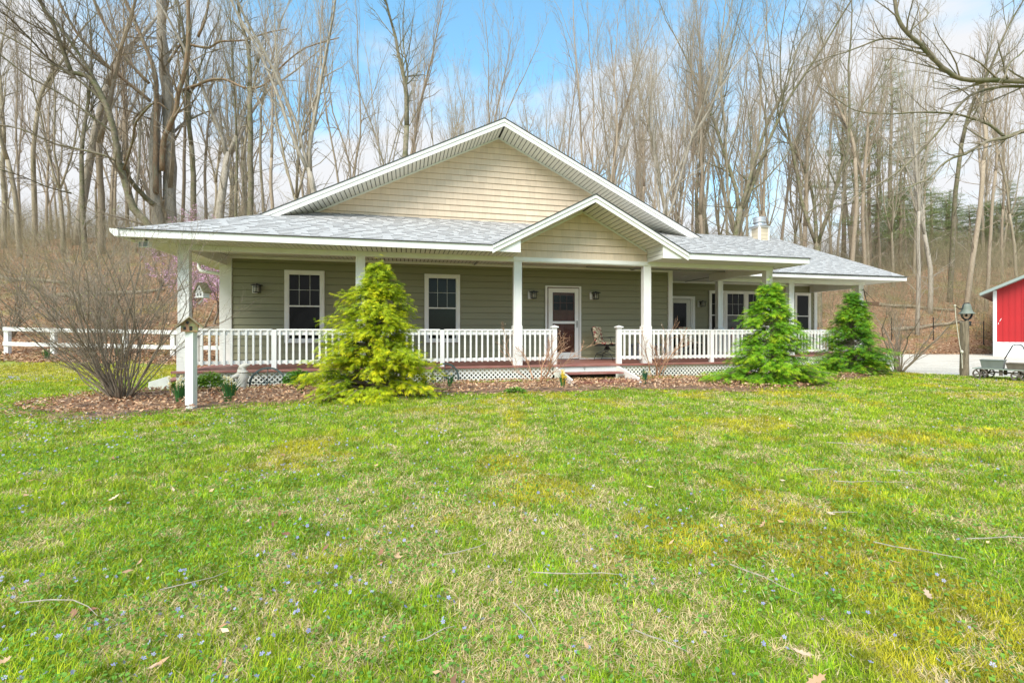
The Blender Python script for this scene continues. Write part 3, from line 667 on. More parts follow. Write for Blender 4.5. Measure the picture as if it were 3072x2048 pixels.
# flat soffits and ceilings, grooves run front to back
def soffit_flat(u0, u1, v0, v1, z, step=0.10, m='soffit', gap=0.018):
    b = H(); n_ = max(1, int((u1 - u0) / step))
    for i in range(n_):
        a_ = u0 + (u1 - u0) * i / n_; c_ = u0 + (u1 - u0) * (i + 1) / n_
        b.box(a_, c_ - gap, v0, v1, z, z + 0.012)
    hp(b, 'soffit', M[m])
    b = H(); b.box(u0, u1, v0, v1, z + 0.016, z + 0.03); hp(b, 'soffit_backing', M['drip'])
soffit_flat(UL + 0.03, 2.43, VF + 0.03, 10.44, ZE0 + 0.01)
soffit_flat(-4.26, 7.9, 10.62, VW - 0.003, CEIL, step=0.10)
b = H(); b.box(5.90, UR - 0.03, VF + 0.03, 10.44, ZE0 + 0.01, ZE0 + 0.03); hp(b, 'porch_ceiling', M['ceil'])
b = H(); b.box(9.72, UR - 0.03, 10.44, 13.2, ZE0 + 0.01, ZE0 + 0.03); hp(b, 'porch_ceiling', M['ceil'])
b = H(); b.box(7.92, 16.0, 10.62 if False else 12.52, V2 - 0.003, CEIL, CEIL + 0.02); b.box(7.92, 9.5, 10.62, 12.52, CEIL, CEIL + 0.02); hp(b, 'porch_ceiling', M['ceil'])
b = H(); b.box(10.03, 16.57, V3 + 0.03, 12.96, ZE0 + 0.01, ZE0 + 0.03); b.box(15.78, 16.57, 12.96, 17.6, ZE0 + 0.01, ZE0 + 0.03); hp(b, 'porch_ceiling', M['ceil'])
b = H(); b.box(UL + 0.03, -4.45, 10.44, 22, ZE0 + 0.01, ZE0 + 0.03)
hp(b, 'porch_ceiling', M['ceil'])
# beams
b = H()
b.box(-4.46, 9.62, 10.44, 10.60, 1.64, 1.78); b.box(2.43, 5.9, 10.42, 10.44, 1.66, 1.75)
b.box(-4.45, -4.27, 10.60, VW, 1.62, CEIL); b.box(9.50, 9.68, 10.60, 12.96, 1.62, CEIL)
b.box(9.68, 15.76, 12.96, 13.12, 1.64, CEIL); b.box(15.60, 15.76, 13.12, V2 - 0.01, 1.55, CEIL)
hp(b, 'porch_beam', M['white'], 0.004)
# right roof
q = 2.39 / 5.58
mb = H(); Lr = 5.58 * math.sqrt(1 + q * q)
win = [(0, 0), (16.6 - 5.0, 0), (16.6 - 5.0, Lr), (0, Lr)]
shingle(mb, (5.0, V3, ZE1), (1, 0, 0), (0, 1, q), [(3.2, 0), (11.6, 0), (11.6, Lr), (0.5, Lr)], random)
mb.col = (0.3, 0.3, 0.3); mb.prism([(5, V3, ZE1 - 0.006), (16.6, V3, ZE1 - 0.006), (16.6, V3 + 5.58, 4.26 - 0.006), (5, V3 + 5.58, 4.26 - 0.006)], (0, 0, -0.05))
mb.prism([(5, V3 + 5.58, 4.255), (16.6, V3 + 5.58, 4.255), (16.6, V3 + 11.16, ZE1), (5, V3 + 11.16, ZE1)], (0, 0, -0.05))
hp(mb, 'side_roof', M['shingle'], attr=True)
b = H(); b.prism([(16.6, V3, ZE1), (16.6, V3 + 5.58, 4.26), (16.6, V3 + 5.58, 4.08), (16.6, V3, ZE0)], (0.02, 0, 0)); hp(b, 'rake_board', M['white'])
b = H(); b.poly([(15.9, 12.9, 1.8), (15.9, 22.5, 1.8), (15.9, 17.7, 4.1)]); b.box(5.5, 16.55, V3 + 5.5, V3 + 5.66, 4.225, 4.275); hp(b, 'ridge_cap', M['roofplain'])
# gutter and downspout on the left eave
b = H(); b.prism([(UL - 0.0, VF - 0.02, ZE1 - 0.01), (UL - 0.15, VF - 0.02, ZE1), (UL - 0.13, VF - 0.02, ZE1 - 0.07), (UL - 0.06, VF - 0.02, ZE0), (UL, VF - 0.02, ZE0)], (0, 12, 0)); hp(b, 'gutter', M['white_old'])
b = H(); b.tube([(-5.12, 13.1, 1.74), (-5.12, 13.1, 1.62), (-5.05, 13.05, 1.53), (-4.6, 12.85, 1.46), (-4.48, 12.8, 1.38), (-4.48, 12.8, DZ - 0.2)], 0.045, 8); hp(b, 'downspout', M['white'], smooth=True)

# posts
def post(u0, u1, v0, v1, top=1.64, sleeve=True):
    b = H(); b.box(u0, u1, v0, v1, DZ, top)
    b.box(u0 - 0.012, u0 + 0.03, v0 - 0.008, v0 + 0.02, DZ, top - 0.001); b.box(u1 - 0.03, u1 + 0.012, v0 - 0.008, v0 + 0.02, DZ, top - 0.001)
    o = hp(b, 'porch_post', M['white'], 0.004)
    if sleeve:
        b = H(); e = 0.025; b.box(u0 - e, u1 + e, v0 - e, v1 + e, DZ + 0.001, 0.11); b.prism([(u0 - e, v0 - e, 0.11), (u1 + e, v0 - e, 0.11), (u1 + e, v1 + e, 0.11), (u0 - e, v1 + e, 0.11)], (0, 0, 0.03)); 
        b.obj('post_sleeve', M['white'], o, bevel=0.006)
for (a_, c_) in ((-4.45, -4.27), (-1.06, -0.89), (2.46, 2.63), (5.80, 5.98), (9.40, 9.58)): post(a_, c_, 10.44, 10.60)
post(9.84, 10.0, 12.96, 13.12); post(12.58, 12.76, 12.96, 13.12); post(15.50, 15.68, 12.96, 13.12)
# railings
def railing(u0, u1, v=10.50, axis_='u'):
    def bx(b, a0, a1, c0, c1, z0, z1):
        if axis_ == 'u': b.box(a0, a1, v + c0, v + c1, z0, z1)
        else: b.box(v - c1, v - c0, a0, a1, z0, z1)
    b = H(); bx(b, u0, u1, -0.05, 0.07, 0.022, 0.06); bx(b, u0, u1, -0.02, 0.02, -0.07, 0.022); o = hp(b, 'railing', M['white'], 0.004)
    b = H(); bx(b, u0, u1, -0.02, 0.02, -0.67, -0.60); b.obj('bottom_rail', M['white'], o, bevel=0.003)
    n_ = int(round((u1 - u0) / 0.134)); 
    for i in range(n_):
        c_ = u0 + (i + 0.5) * (u1 - u0) / n_
        b = H(); bx(b, c_ - 0.019, c_ + 0.019, -0.06, -0.021, -0.685, 0.02); b.obj('baluster', M['white'], o)
def newel(u, hgt=0.045, wdt=0.095, cap=False, v=10.50):
    b = H(); b.box(u - wdt / 2, u + wdt / 2, v - 0.05, v + 0.045, DZ, hgt)
    o = hp(b, 'railing_post', M['white'], 0.004)
    if cap:
        b = H(); w_ = wdt / 2 + 0.03; b.box(u - w_, u + w_, v - 0.08, v + 0.075, hgt, hgt + 0.03)
        p = [(u - w_ + .01, v - 0.07, hgt + 0.03), (u + w_ - .01, v - 0.07, hgt + 0.03), (u + w_ - .01, v + 0.065, hgt + 0.03), (u - w_ + .01, v + 0.065, hgt + 0.03)]; t_ = (u, v, hgt + 0.06)
        for i in range(4): b.poly([p[i], p[(i + 1) % 4], t_])
        b.obj('post_cap', M['white'], o)
newel(-2.70); newel(0.79); newel(7.76); newel(3.46, 0.10, 0.11, True); newel(5.14, 0.10, 0.12, True)
for a_, c_ in ((-4.24, -2.75), (-2.65, -1.09), (-0.86, 0.74), (0.84, 2.43), (2.66, 3.40), (5.20, 5.77), (6.01, 7.71), (7.81, 9.37)): railing(a_, c_)
railing(10.05, 12.55, 13.04); railing(12.8, 15.45, 13.04); newel(15.93, 0.06, 0.14, True, 14.9)
railing(10.66, 12.9, 9.49, 'v')
railing(10.66, 10.9 + 0.3, -4.36, 'v')
# deck
b = H()
bd = lambda v0, v1, u0, u1: b.box(u0, u1, v0, v1 - 0.004, DZ - 0.035, DZ)
v_ = 10.55
while v_ < VW - 0.02: bd(v_, min(v_ + 0.14, VW), -4.5, 9.75); v_ += 0.14
v_ = VW
while v_ < V2: bd(v_, min(v_ + 0.14, V2), 7.86, 9.75); v_ += 0.14
v_ = 13.0
while v_ < V2: bd(v_, min(v_ + 0.14, V2), 9.75, 16.1); v_ += 0.14
b.box(-4.56, 9.80, 10.38, 10.546, DZ - 0.045, DZ + 0.001)
b.box(9.76, 16.15, 12.88, 12.996, DZ - 0.045, DZ + 0.001)
hp(b, 'deck', M['deck'], 0.006)
b = H(); b.box(-4.5, 3.40, 10.46, 10.50, DZ - 0.16, DZ - 0.045); b.box(5.10, 9.72, 10.46, 10.50, DZ - 0.16, DZ - 0.045); b.box(9.8, 16.1, 12.94, 12.98, DZ - 0.2, DZ - 0.045)
b.box(-4.5, -4.47, 10.5, 12.5, -EYE, DZ - 0.045); hp(b, 'rim_board', M['cream'])
b = H(); b.box(-4.46, 9.7, 10.52, 10.54, -EYE, DZ - 0.05); b.box(9.8, 16.1, 13.0, 13.02, -EYE, DZ - 0.05); hp(b, 'crawl_shade_sheet', M['dark'])  # near-black sheets stand in for the shade under the deck
def lattice(u0, u1, v):
    b = H(); z0, z1 = -EYE - 0.02, DZ - 0.05; hgt = z1 - z0; w_ = 0.028; 
    for layer, sg in ((0, 1), (1, -1)):
        s_ = u0 - hgt
        while s_ < u1 + hgt:
            p = [(s_, z0), (s_ + w_ * 1.41, z0), (s_ + w_ * 1.41 + sg * hgt, z1), (s_ + sg * hgt, z1)]
            cl = clip_convex(p if sg > 0 else p, [(u0, z0), (u1, z0), (u1, z1), (u0, z1)])
            if len(cl) >= 3: b.prism([(a, v - 0.007 * layer, c) for a, c in cl], (0, 0.006, 0))
            s_ += 0.102
    b.box(u0, u1, v - 0.03, v + 0.02, z1 - 0.012, z1)
    hp(b, 'lattice_skirt', M['white'])
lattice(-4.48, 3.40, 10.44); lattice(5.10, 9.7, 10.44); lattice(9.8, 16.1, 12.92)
# entry steps
b = H(); b.box(3.42, 5.06, 10.42, 10.46, DZ - 0.24, DZ - 0.045); o_st = hp(b, 'step_riser', M['white_old'], 0.004)
b = H(); b.tube([(4.2 + 0.02 * math.cos(t), 10.41, -0.875 + 0.018 * math.sin(t)) for t in np.linspace(0.5, 5.9, 12)], 0.0035, 5); b.tube([(4.2, 10.41, -0.893), (4.2, 10.405, -0.92)], 0.0035, 5); b.obj('hose_hook', M['black'], o_st)
b = H(); b.box(3.62, 4.98, 9.90, 10.22, -0.985, -0.945); hp(b, 'step_tread', M['deck'], 0.008)
b = H(); b.box(3.50, 5.02, 9.26, 9.58, -1.12, -1.08); hp(b, 'step_tread', M['deck'], 0.008)
for u_ in (5.02, 3.44):
    b = H(); b.prism([(u_, 10.42, DZ - 0.05), (u_, 10.30, DZ - 0.05), (u_, 9.30, -1.02), (u_, 9.20, -1.16), (u_, 10.42, -1.16)], (0.045, 0, 0)); hp(b, 'step_stringer', M['white'], 0.004)
# side steps on the left
b = H(); b.prism([(-4.57, 10.36, -0.87), (-4.93, 10.36, -0.985), (-4.95, 10.36, -1.16), (-4.57, 10.36, -1.16)], (0, 0.045, 0)); hp(b, 'step_stringer', M['white_old'], 0.004)
b = H(); b.prism([(-4.57, 11.5, -0.87), (-4.93, 11.5, -0.985), (-4.95, 11.5, -1.16), (-4.57, 11.5, -1.16)], (0, 0.045, 0)); hp(b, 'step_stringer', M['white_old'], 0.004)
b = H(); b.box(-4.92, -4.6, 10.41, 11.5, -1.02, -0.985); hp(b, 'step_tread', M['deck'])

# windows
def window(u0, u1, z0, z1, v, cols=3, mid=None, blinds=False, grid=True, tr=0.09):
    fr = H(); fr.box(u0, u1, v - 0.045, v + 0.01, z1 - tr, z1); fr.box(u0, u1, v - 0.05, v + 0.01, z0, z0 + tr * 0.9)
    fr.box(u0, u0 + tr, v - 0.044, v + 0.01, z0 + tr * 0.9, z1 - tr); fr.box(u1 - tr, u1, v - 0.044, v + 0.01, z0 + tr * 0.9, z1 - tr)
    f = hp(fr, 'window', M['white'], 0.004)
    a_, c_, lo, hi = u0 + tr, u1 - tr, z0 + tr * 0.9, z1 - tr; mid = mid if mid is not None else (lo + hi) / 2
    b = H(); b.box(a_, c_, v - 0.022, v, lo, hi); b.obj('pane', M['glass'], f)
    b = H(); s_ = 0.022
    b.box(a_, a_ + s_, v - 0.034, v - 0.02, lo, hi); b.box(c_ - s_, c_, v - 0.034, v - 0.02, lo, hi); b.box(a_, c_, v - 0.035, v - 0.02, lo, lo + s_ * 1.3); b.box(a_, c_, v - 0.035, v - 0.02, hi - s_, hi)
    b.box(a_, c_, v - 0.038, v - 0.02, mid - 0.02, mid + 0.015)
    b.obj('sash', M['white'], f)
    if grid:
        b = H()
        for i in range(1, cols): x_ = a_ + (c_ - a_) * i / cols; b.box(x_ - 0.005, x_ + 0.005, v - 0.027, v - 0.0225, mid, hi)
        z_ = (mid + hi) / 2; b.box(a_, c_, v - 0.0265, v - 0.0225, z_ - 0.005, z_ + 0.005); b.obj('muntins', M['muntin'], f)
    if blinds:
        b = H(); z_ = lo + 0.06
        while z_ < mid - 0.06: b.box(a_ + 0.03, c_ - 0.09, v - 0.025, v - 0.0225, z_, z_ + 0.013); z_ += 0.045
        b.obj('blind', M['blind'], f)
window(-2.98, -2.04, -0.28, 1.55, VW, mid=0.65)
window(0.47, 1.42, -0.29, 1.55, VW, mid=0.64)
window(11.05, 11.74, -0.3, 1.55, V2, cols=2, mid=0.63)
window(11.72, 12.66, -0.3, 1.55, V2 - 0.004, cols=3, mid=0.63, blinds=True)
window(12.65, 13.31, -0.3, 1.55, V2, cols=2, mid=0.63, blinds=True)
window(14.88, 15.64, -0.37, 1.54, V2, mid=0.62, grid=False)
# front door with storm door
b = H(); b.box(3.84, 3.90, VW - 0.05, VW, DZ, 1.31); b.box(4.86, 4.92, VW - 0.05, VW, DZ, 1.31); b.box(3.90, 4.86, VW - 0.05, VW, 1.27, 1.31); dr = hp(b, 'front_door', M['white'], 0.003)
b = H(); b.box(3.90, 3.925, VW - 0.04, VW, DZ, 1.27); b.box(4.835, 4.86, VW - 0.04, VW, DZ, 1.27); b.box(3.925, 4.835, VW - 0.04, VW, 1.24, 1.27); b.obj('jamb', M['brown_jamb'], dr)
b = H(); u0, u1, zt, zb = 3.925, 4.835, 1.24, DZ + 0.02
b.box(u0, 4.05, VW - 0.07, VW - 0.03, zb, zt); b.box(4.72, u1, VW - 0.07, VW - 0.03, zb, zt); b.box(4.05, 4.72, VW - 0.069, VW - 0.03, 1.12, zt); b.box(4.05, 4.72, VW - 0.069, VW - 0.03, zb, -0.59); b.box(4.05, 4.72, VW - 0.069, VW - 0.03, 0.23, 0.30)
b.obj('storm_frame', M['white'], dr, bevel=0.003)
b = H(); b.box(4.05, 4.72, VW - 0.014, VW - 0.004, zb, 1.12)
for (a_, c_, e, g_) in ((4.10, 4.36, -0.5, 0.0), (4.42, 4.68, -0.5, 0.0), (4.10, 4.36, 0.05, 0.42), (4.42, 4.68, 0.05, 0.42)): b.box(a_, c_, VW - 0.022, VW - 0.014, e, g_)
b.box(4.05, 4.72, VW - 0.028, VW - 0.014, 0.50, 0.56)
b.obj('wood_panel', M['brown_door'], dr, bevel=0.003)
b = H()
for i in range(3):
    for j in range(2): b.box(4.10 + i * 0.2, 4.28 + i * 0.2, VW - 0.020, VW - 0.0142, 0.62 + j * 0.22, 0.82 + j * 0.22)
b.obj('upper_lites', M['glass'], dr)
b = H(); b.box(4.05, 4.72, VW - 0.05, VW - 0.046, -0.59, 0.23); b.box(4.05, 4.72, VW - 0.05, VW - 0.046, 0.30, 1.12); b.obj('storm_glass', M['clear'], dr)
b = H(); b.box(4.765, 4.795, VW - 0.085, VW - 0.07, 0.12, 0.32); b.tube([(4.78, VW - 0.085, 0.18), (4.78, VW - 0.12, 0.18), (4.78, VW - 0.12, 0.30)], 0.008, 6); b.obj('handle', M['metal'], dr)
# side door in the recess
b = H(); b.box(9.45, 10.44, V2 - 0.05, V2, 1.21, 1.31); b.box(10.33, 10.44, V2 - 0.05, V2, DZ, 1.21); b.box(10.27, 10.33, V2 - 0.035, V2, DZ, 1.21); sd = hp(b, 'side_door', M['white'], 0.003)
b = H(); b.box(9.45, 10.26, V2 - 0.03, V2 - 0.002, DZ, 1.19); b.obj('door_slab', M['cream_door'], sd)
b = H(); b.box(9.55, 10.09, V2 - 0.034, V2 - 0.03, -0.6, 1.06); b.obj('pane', M['glass'], sd)
b = H(); b.ball((10.18, V2 - 0.07, 0.1), 0.03, 8); b.obj('handle', M['metal'], sd)
# chimney
def proj(u, v): p = world(u, v); return 1536 + FPX * p.x / p.y
vc = 17.3
def u_at(px, v): k = (px - 1536) / FPX; return v * (SA + k * CA) / (CA - k * SA)
uc0, uc1 = u_at(2278, vc), u_at(2307, vc)
vd = vc
while proj(uc0, vd) > 2251.5: vd += 0.01
tc_ = uc0 * SA + vc * CA; zt = (YH - 678) / FPX * tc_
b = H(); b.box(uc0 + 0.02, uc1 - 0.02, vc + 0.02, vd - 0.02, 3.4, zt); ch = hp(b, 'chimney', M['cream'])
b = H(); z_ = 3.5
while z_ < zt - 0.02:
    z2 = min(z_ + 0.16, zt); b.poly([(uc0, vc + 0.004, z_), (uc1, vc + 0.004, z_), (uc1, vc + 0.018, z2), (uc0, vc + 0.018, z2)]); b.poly([(uc0 + 0.004, vd, z_), (uc0 + 0.004, vc, z_), (uc0 + 0.018, vc, z2), (uc0 + 0.018, vd, z2)]); z_ += 0.16
b.col = (1, 1, 1); b.obj('chimney_siding', M['cream'], ch)
b = H(); e = 0.075
b.box(uc0 - 0.01, uc0 + e, vc - 0.01, vc + e, 3.4, zt); b.box(uc1 - e * 0.6, uc1 + 0.01, vc - 0.01, vc + e, 3.4, zt); b.box(uc0 - 0.01, uc0 + e, vd - e, vd + 0.01, 3.4, zt); b.box(uc0 - 0.02, uc1 + 0.02, vc - 0.02, vd + 0.02, zt - 0.04, zt + 0.02); b.obj('chimney_trim', M['white'], ch)
cx, cy = (uc0 + uc1) / 2, (vc + vd) / 2
b = H(); b.lathe([(0.40, 0.02), (0.22, 0.12), (0.20, 0.20)], (cx, cy, zt), 20); b.obj('flashing_cone', M['galv'], ch, smooth=False)
b = H(); b.lathe([(0.20, 0.20), (0.26, 0.20), (0.27, 0.24), (0.25, 0.24), (0.25, 0.44), (0.1, 0.47), (0.02, 0.47)], (cx, cy, zt), 24)
for zz in (0.24, 0.33, 0.43): b.lathe([(0.25, zz), (0.27, zz), (0.27, zz + 0.015), (0.25, zz + 0.015)], (cx, cy, zt), 24)
b.obj('chimney_cap', M['galv'], ch, smooth=False)
# roof vent pipe behind the ridge
b = H(); b.box(uc1 + 0.15, uc1 + 0.75, 18.6, 19.0, 3.6, 4.42); hp(b, 'roof_vent', M['brown_jamb'])

# ------------------------------------------------------------------ things on the house
def U(mb_, u, v, z=-EYE): return world(u, v, z)
def lantern(u, v, z, lab):
    e = empty('wall_lantern', world(u, v, z), A, lab, 'lantern', 'porch wall lanterns')
    b = MB(); b.box(-0.115, 0.005, -0.03, 0.0, -0.11, 0.11); b.obj('back_plate', M['white'], e, bevel=0.01)
    b = MB(); x0, x1, y0, y1 = -0.045, 0.095, -0.20, -0.06
    b.box(x0 - 0.04, x1 + 0.04, y0 - 0.04, y1 + 0.02, 0.075, 0.09); b.box(x0 - 0.01, x1 + 0.01, y0 - 0.01, y1, 0.09, 0.105); b.box(0.005, 0.045, -0.15, -0.11, 0.105, 0.125)
    for xx in (x0, x1 - 0.012, (x0 + x1) / 2 - 0.006):
        for yy in (y0, y1 - 0.012): b.box(xx, xx + 0.012, yy, yy + 0.012, -0.09, 0.075)
    b.box(x0, x1, y0, y1, -0.10, -0.085); b.box(x0, x1, y0, y0 + 0.01, 0.03, 0.04); b.box(-0.01, 0.03, y1, -0.03, 0.0, 0.05)
    b.obj('lantern_frame', M['black'], e)
    b = MB(); b.lathe([(0.035, -0.085), (0.045, -0.06), (0.045, 0.05), (0.03, 0.075)], (0.025, -0.13, 0), 12); b.obj('lantern_glass', M['lampglass'], e, smooth=True)
lantern(-3.60, VW + 0.002, 1.06, 'black lantern beside the window nearest the birdhouse')
lantern(3.45, VW + 0.002, 1.03, 'black lantern between the porch post and the front door')
lantern(5.31, VW + 0.002, 1.04, 'black lantern above the floral cushioned chair')
lantern(10.68, V2 + 0.002, 1.03, 'black lantern between the side door and the triple window')
e = empty('flood_light', world(-4.78, 9.95, 1.70), A - 0.3, 'square glass flood light under the porch eave corner', 'light')
b = MB(); b.box(-0.10, 0.10, -0.05, 0.03, -0.12, 0.0); b.obj('light_housing', M['white_old'], e, bevel=0.01)
b = MB(); b.box(-0.085, 0.085, -0.056, -0.05, -0.105, -0.02); b.obj('light_lens', M['tub'], e)
b = MB(); b.tube([(0, 0, 0), (0.02, 0, 0.02), (0.0, 0, 0.045)], 0.02, 8); b.tube([(-0.05, -0.02, 0.03), (-0.3, -0.15, 0.035)], 0.006, 5); b.obj('light_bracket', M['black'], e)
b = MB(); b.box(-0.075, 0.075, -0.06, 0, -0.09, 0.09); b.box(-0.045, 0.045, -0.075, -0.06, -0.065, 0.06)
o = b.obj('outlet_box', M['white'], bevel=0.008); o.location = world(-0.29, VW + 0.002, -0.40); o.rotation_euler.z = A; tag(o, 'white outdoor outlet cover on the green siding beside the yellow shrub', 'outlet')
b = MB(); b.box(-0.03, 0.03, -0.10, 0, -0.04, 0.04); b.ball((0, -0.11, 0), 0.035, 8)
o = b.obj('security_camera', M['white']); o.location = world(15.72, V2 - 0.05, 1.6); o.rotation_euler.z = A; tag(o, 'small white camera high on the far corner of the siding', 'camera')
# ceiling light disc
b = MB(); b.lathe([(0.09, 0), (0.10, -0.012), (0.02, -0.02)], (0, 0, 0), 20); o = b.obj('ceiling_light', M['white']); o.location = world(9.0, 13.6, CEIL - 0.001); tag(o, 'flat round light in the side porch ceiling', 'light')

# white hanging birdhouse on the corner post
e = empty('white_birdhouse', world(-4.05, 10.52, 0.70), A - 0.45, 'white birdhouse with brown roof fixed to the corner porch post', 'birdhouse')
e.scale = (.74, .74, .9)
b = MB(); b.box(-0.13, 0.13, -0.10, 0.10, 0, 0.13); b.prism([(-0.13, -0.10, 0.13), (0.13, -0.10, 0.13), (0, -0.10, 0.30)], (0, 0.20, 0)); b.obj('box_body', M['white_old'], e)
b = MB(); b.prism([(-0.17, -0.14, 0.10), (0, -0.14, 0.32), (0, -0.14, 0.335), (-0.185, -0.14, 0.11)], (0, 0.28, 0)); b.prism([(0.17, -0.14, 0.10), (0, -0.14, 0.32), (0, -0.14, 0.335), (0.185, -0.14, 0.11)], (0, 0.28, 0)); b.obj('roof', M['wood_roof'], e)
b = MB(); b.box(-0.16, 0.16, -0.13, 0.13, -0.012, 0.0); b.tube([(0, 0, -0.012), (0, 0, -0.06), (-0.18, 0.05, -0.14)], 0.02, 6); b.obj('perch_floor', M['white_old'], e)
b = MB()
for x_, z_ in ((-0.05, 0.06), (0.05, 0.06), (0, 0.18)): b.box(x_ - 0.018, x_ + 0.018, -0.104, -0.10, z_ - 0.03, z_ + 0.03)
b.obj('entry_holes', M['black'], e)
# brick birdhouse on a white post
g = px2g(573.6, 1225.5)
e = empty('birdhouse_post', g, 0.1, 'thick white wooden post carrying the brick birdhouse', 'post')
b = MB(); b.box(-0.056, 0.056, -0.056, 0.056, 0.0, 1.13); b.obj('post', M['white_old'], e, bevel=0.006)
e = empty('brick_birdhouse', g + Vector((-0.02, 0, 1.13)), 0.55, 'small birdhouse painted like brick with a mossy plank roof', 'birdhouse')
e.scale = (0.78, 0.78, 0.95)
b = MB(); b.box(-0.13, 0.13, -0.12, 0.12, 0.0, 0.115); b.prism([(-0.13, -0.12, 0.115), (0.13, -0.12, 0.115), (0, -0.12, 0.215)], (0, 0.24, 0)); b.obj('box_body', M['brick_bird'], e)
b = MB()
for sg in (-1, 1):
    for k in range(4):
        y0_ = -0.18 + k * 0.09; b.prism([(sg * 0.21, y0_, 0.055), (0, y0_, 0.22), (0, y0_, 0.235), (sg * 0.22, y0_, 0.067)], (0, 0.084, 0))
b.obj('roof', M['wood_roof'], e)
b = MB(); b.tube([(-0.03, -0.118, 0.14), (-0.03, -0.124, 0.14)], 0.025, 10); b.box(0.0, 0.045, -0.124, -0.119, 0.02, 0.085); b.box(-0.09, -0.05, -0.124, -0.119, 0.03, 0.075); b.box(0.129, 0.134, -0.05, 0.0, 0.03, 0.08); b.obj('entry_holes', M['black'], e)

# chairs and tables on the porch
def iron_chair(u, v, rz, lab, cushion='floral'):
    e = empty('patio_chair', world(u, v, DZ), A + rz, lab, 'chair')
    b = MB(); b.box(-0.25, 0.25, -0.25, 0.24, 0.40, 0.425); b.tube([(-0.26, -0.26, 0.41), (0.26, -0.26, 0.41), (0.26, 0.25, 0.41), (-0.26, 0.25, 0.41), (-0.26, -0.26, 0.41)], 0.010, 6)
    b.obj('seat', M['black'], e)
    for sg in (-1, 1):
        b = MB(); b.tube([(sg * 0.27, 0.24, 0.41), (sg * 0.28, 0.29, 0.62), (sg * 0.27, 0.36, 0.88)], 0.011, 6); b.tube([(sg * 0.27, 0.27, 0.62), (sg * 0.31, 0.0, 0.64), (sg * 0.31, -0.22, 0.62), (sg * 0.27, -0.26, 0.41)], 0.011, 6); b.obj('arm', M['black'], e, smooth=True)
        b = MB(); b.tube([(sg * 0.1, 0, 0.38), (sg * 0.2, -0.02, 0.27), (sg * 0.25, -0.22, 0.18), (sg * 0.26, -0.28, 0.0)], 0.010, 6); b.tube([(sg * 0.1, 0, 0.38), (sg * 0.2, 0.02, 0.27), (sg * 0.25, 0.22, 0.18), (sg * 0.26, 0.28, 0.0)], 0.010, 6)
        b.tube([(sg * 0.25, -0.22, 0.18), (sg * 0.2, 0, 0.13), (sg * 0.25, 0.22, 0.18)], 0.008, 6); b.obj('leg', M['black'], e, smooth=True)
    b = MB(); b.tube([(-0.27, 0.36, 0.88), (0, 0.38, 0.91), (0.27, 0.36, 0.88)], 0.011, 6); b.box(-0.03, 0.03, -0.03, 0.03, 0.28, 0.40)
    for k in range(-2, 3): b.tube([(k * 0.09, 0.24, 0.42), (k * 0.09, 0.37, 0.89)], 0.006, 5)
    b.obj('backrest', M['black'], e)
    if cushion:
        b = MB(); b.ball((0, -0.01, 0.465), 0.27, 12, (0.95, 0.92, 0.17)); b.obj('seat_cushion', M[cushion], e, smooth=True); b = MB(); b.prism([(-.25, .17, .46), (.25, .17, .46), (.25, .27, .93), (-.25, .27, .93)], (0, .09, .01)); o = b.obj('back_cushion', M[cushion], e, smooth=True, bevel=0.035)
    return e
iron_chair(5.45, 11.85, 0.75, 'black iron chair with floral cushion beside the capped railing post')
iron_chair(8.25, 12.0, 0.2, 'black iron chair behind the railing by the corner board', 'floral')
e = empty('low_table', world(6.75, 11.95, DZ), A, 'low blue grey table against the siding behind the railing', 'table')
b = MB(); b.box(-0.45, 0.45, -0.25, 0.25, 0.40, 0.44); b.obj('table_top', M['blue_grey'], e, bevel=0.01)
for sx in (-0.4, 0.4):
    for sy in (-0.2, 0.2): b = MB(); b.box(sx - 0.025, sx + 0.025, sy - 0.025, sy + 0.025, 0, 0.40); b.obj('leg', M['blue_grey'], e)
def dining(u, v, rz, lab, red):
    e = empty('porch_dining_chair', world(u, v, DZ), A + rz, lab, 'chair')
    b = MB(); b.box(-0.22, 0.22, -0.22, 0.22, 0.43, 0.46); b.obj('seat', M['table_brown'], e, bevel=0.006)
    for sx in (-0.2, 0.2):
        for sy in (-0.2, 0.2): b = MB(); b.tube([(sx, sy, 0.43), (sx * 1.1, sy * 1.15, 0)], 0.012, 6); b.obj('leg', M['black'], e)
    b = MB(); b.tube([(-0.21, 0.2, 0.45), (-0.21, 0.27, 0.95), (0.21, 0.27, 0.95), (0.21, 0.2, 0.45)], 0.012, 6); b.tube([(-0.21, 0.235, 0.7), (0.21, 0.235, 0.7)], 0.009, 6)
    for k in (-0.1, 0, 0.1): b.tube([(k, 0.2, 0.45), (k, 0.27, 0.95)], 0.008, 5)
    b.obj('backrest', M['black'], e)
    if red: b = MB(); b.box(-0.21, 0.21, 0.21, 0.29, 0.55, 0.92); b.obj('cover', M[red], e, bevel=0.03)
dining(10.15, 12.3, 0.9, 'iron chair with red cover nearest the side door', 'red_fabric')
dining(10.75, 12.9, 2.9, 'iron chair with brown cover pulled up to the porch table', 'table_brown')
dining(12.3, 14.2, -1.3, 'bare iron chair at the shrub end of the porch table', None)
e = empty('porch_table', world(11.4, 13.9, DZ), A, 'dark brown dining table on the side porch', 'table')
b = MB(); b.box(-0.75, 0.75, -0.42, 0.42, 0.70, 0.74); b.obj('table_top', M['table_brown'], e, bevel=0.01)
for sx in (-0.65, 0.65):
    for sy in (-0.35, 0.35): b = MB(); b.tube([(sx, sy, 0.70), (sx, sy, 0)], 0.025, 8); b.obj('leg', M['black'], e)
b = MB(); b.lathe([(0.09, 0), (0.13, 0.30), (0.12, 0.30)], (0, 0, 0), 16); o = b.obj('orange_bucket', M['orange']); o.location = world(12.75, 13.35, DZ); tag(o, 'orange bucket on the side porch deck by the shrub', 'bucket')

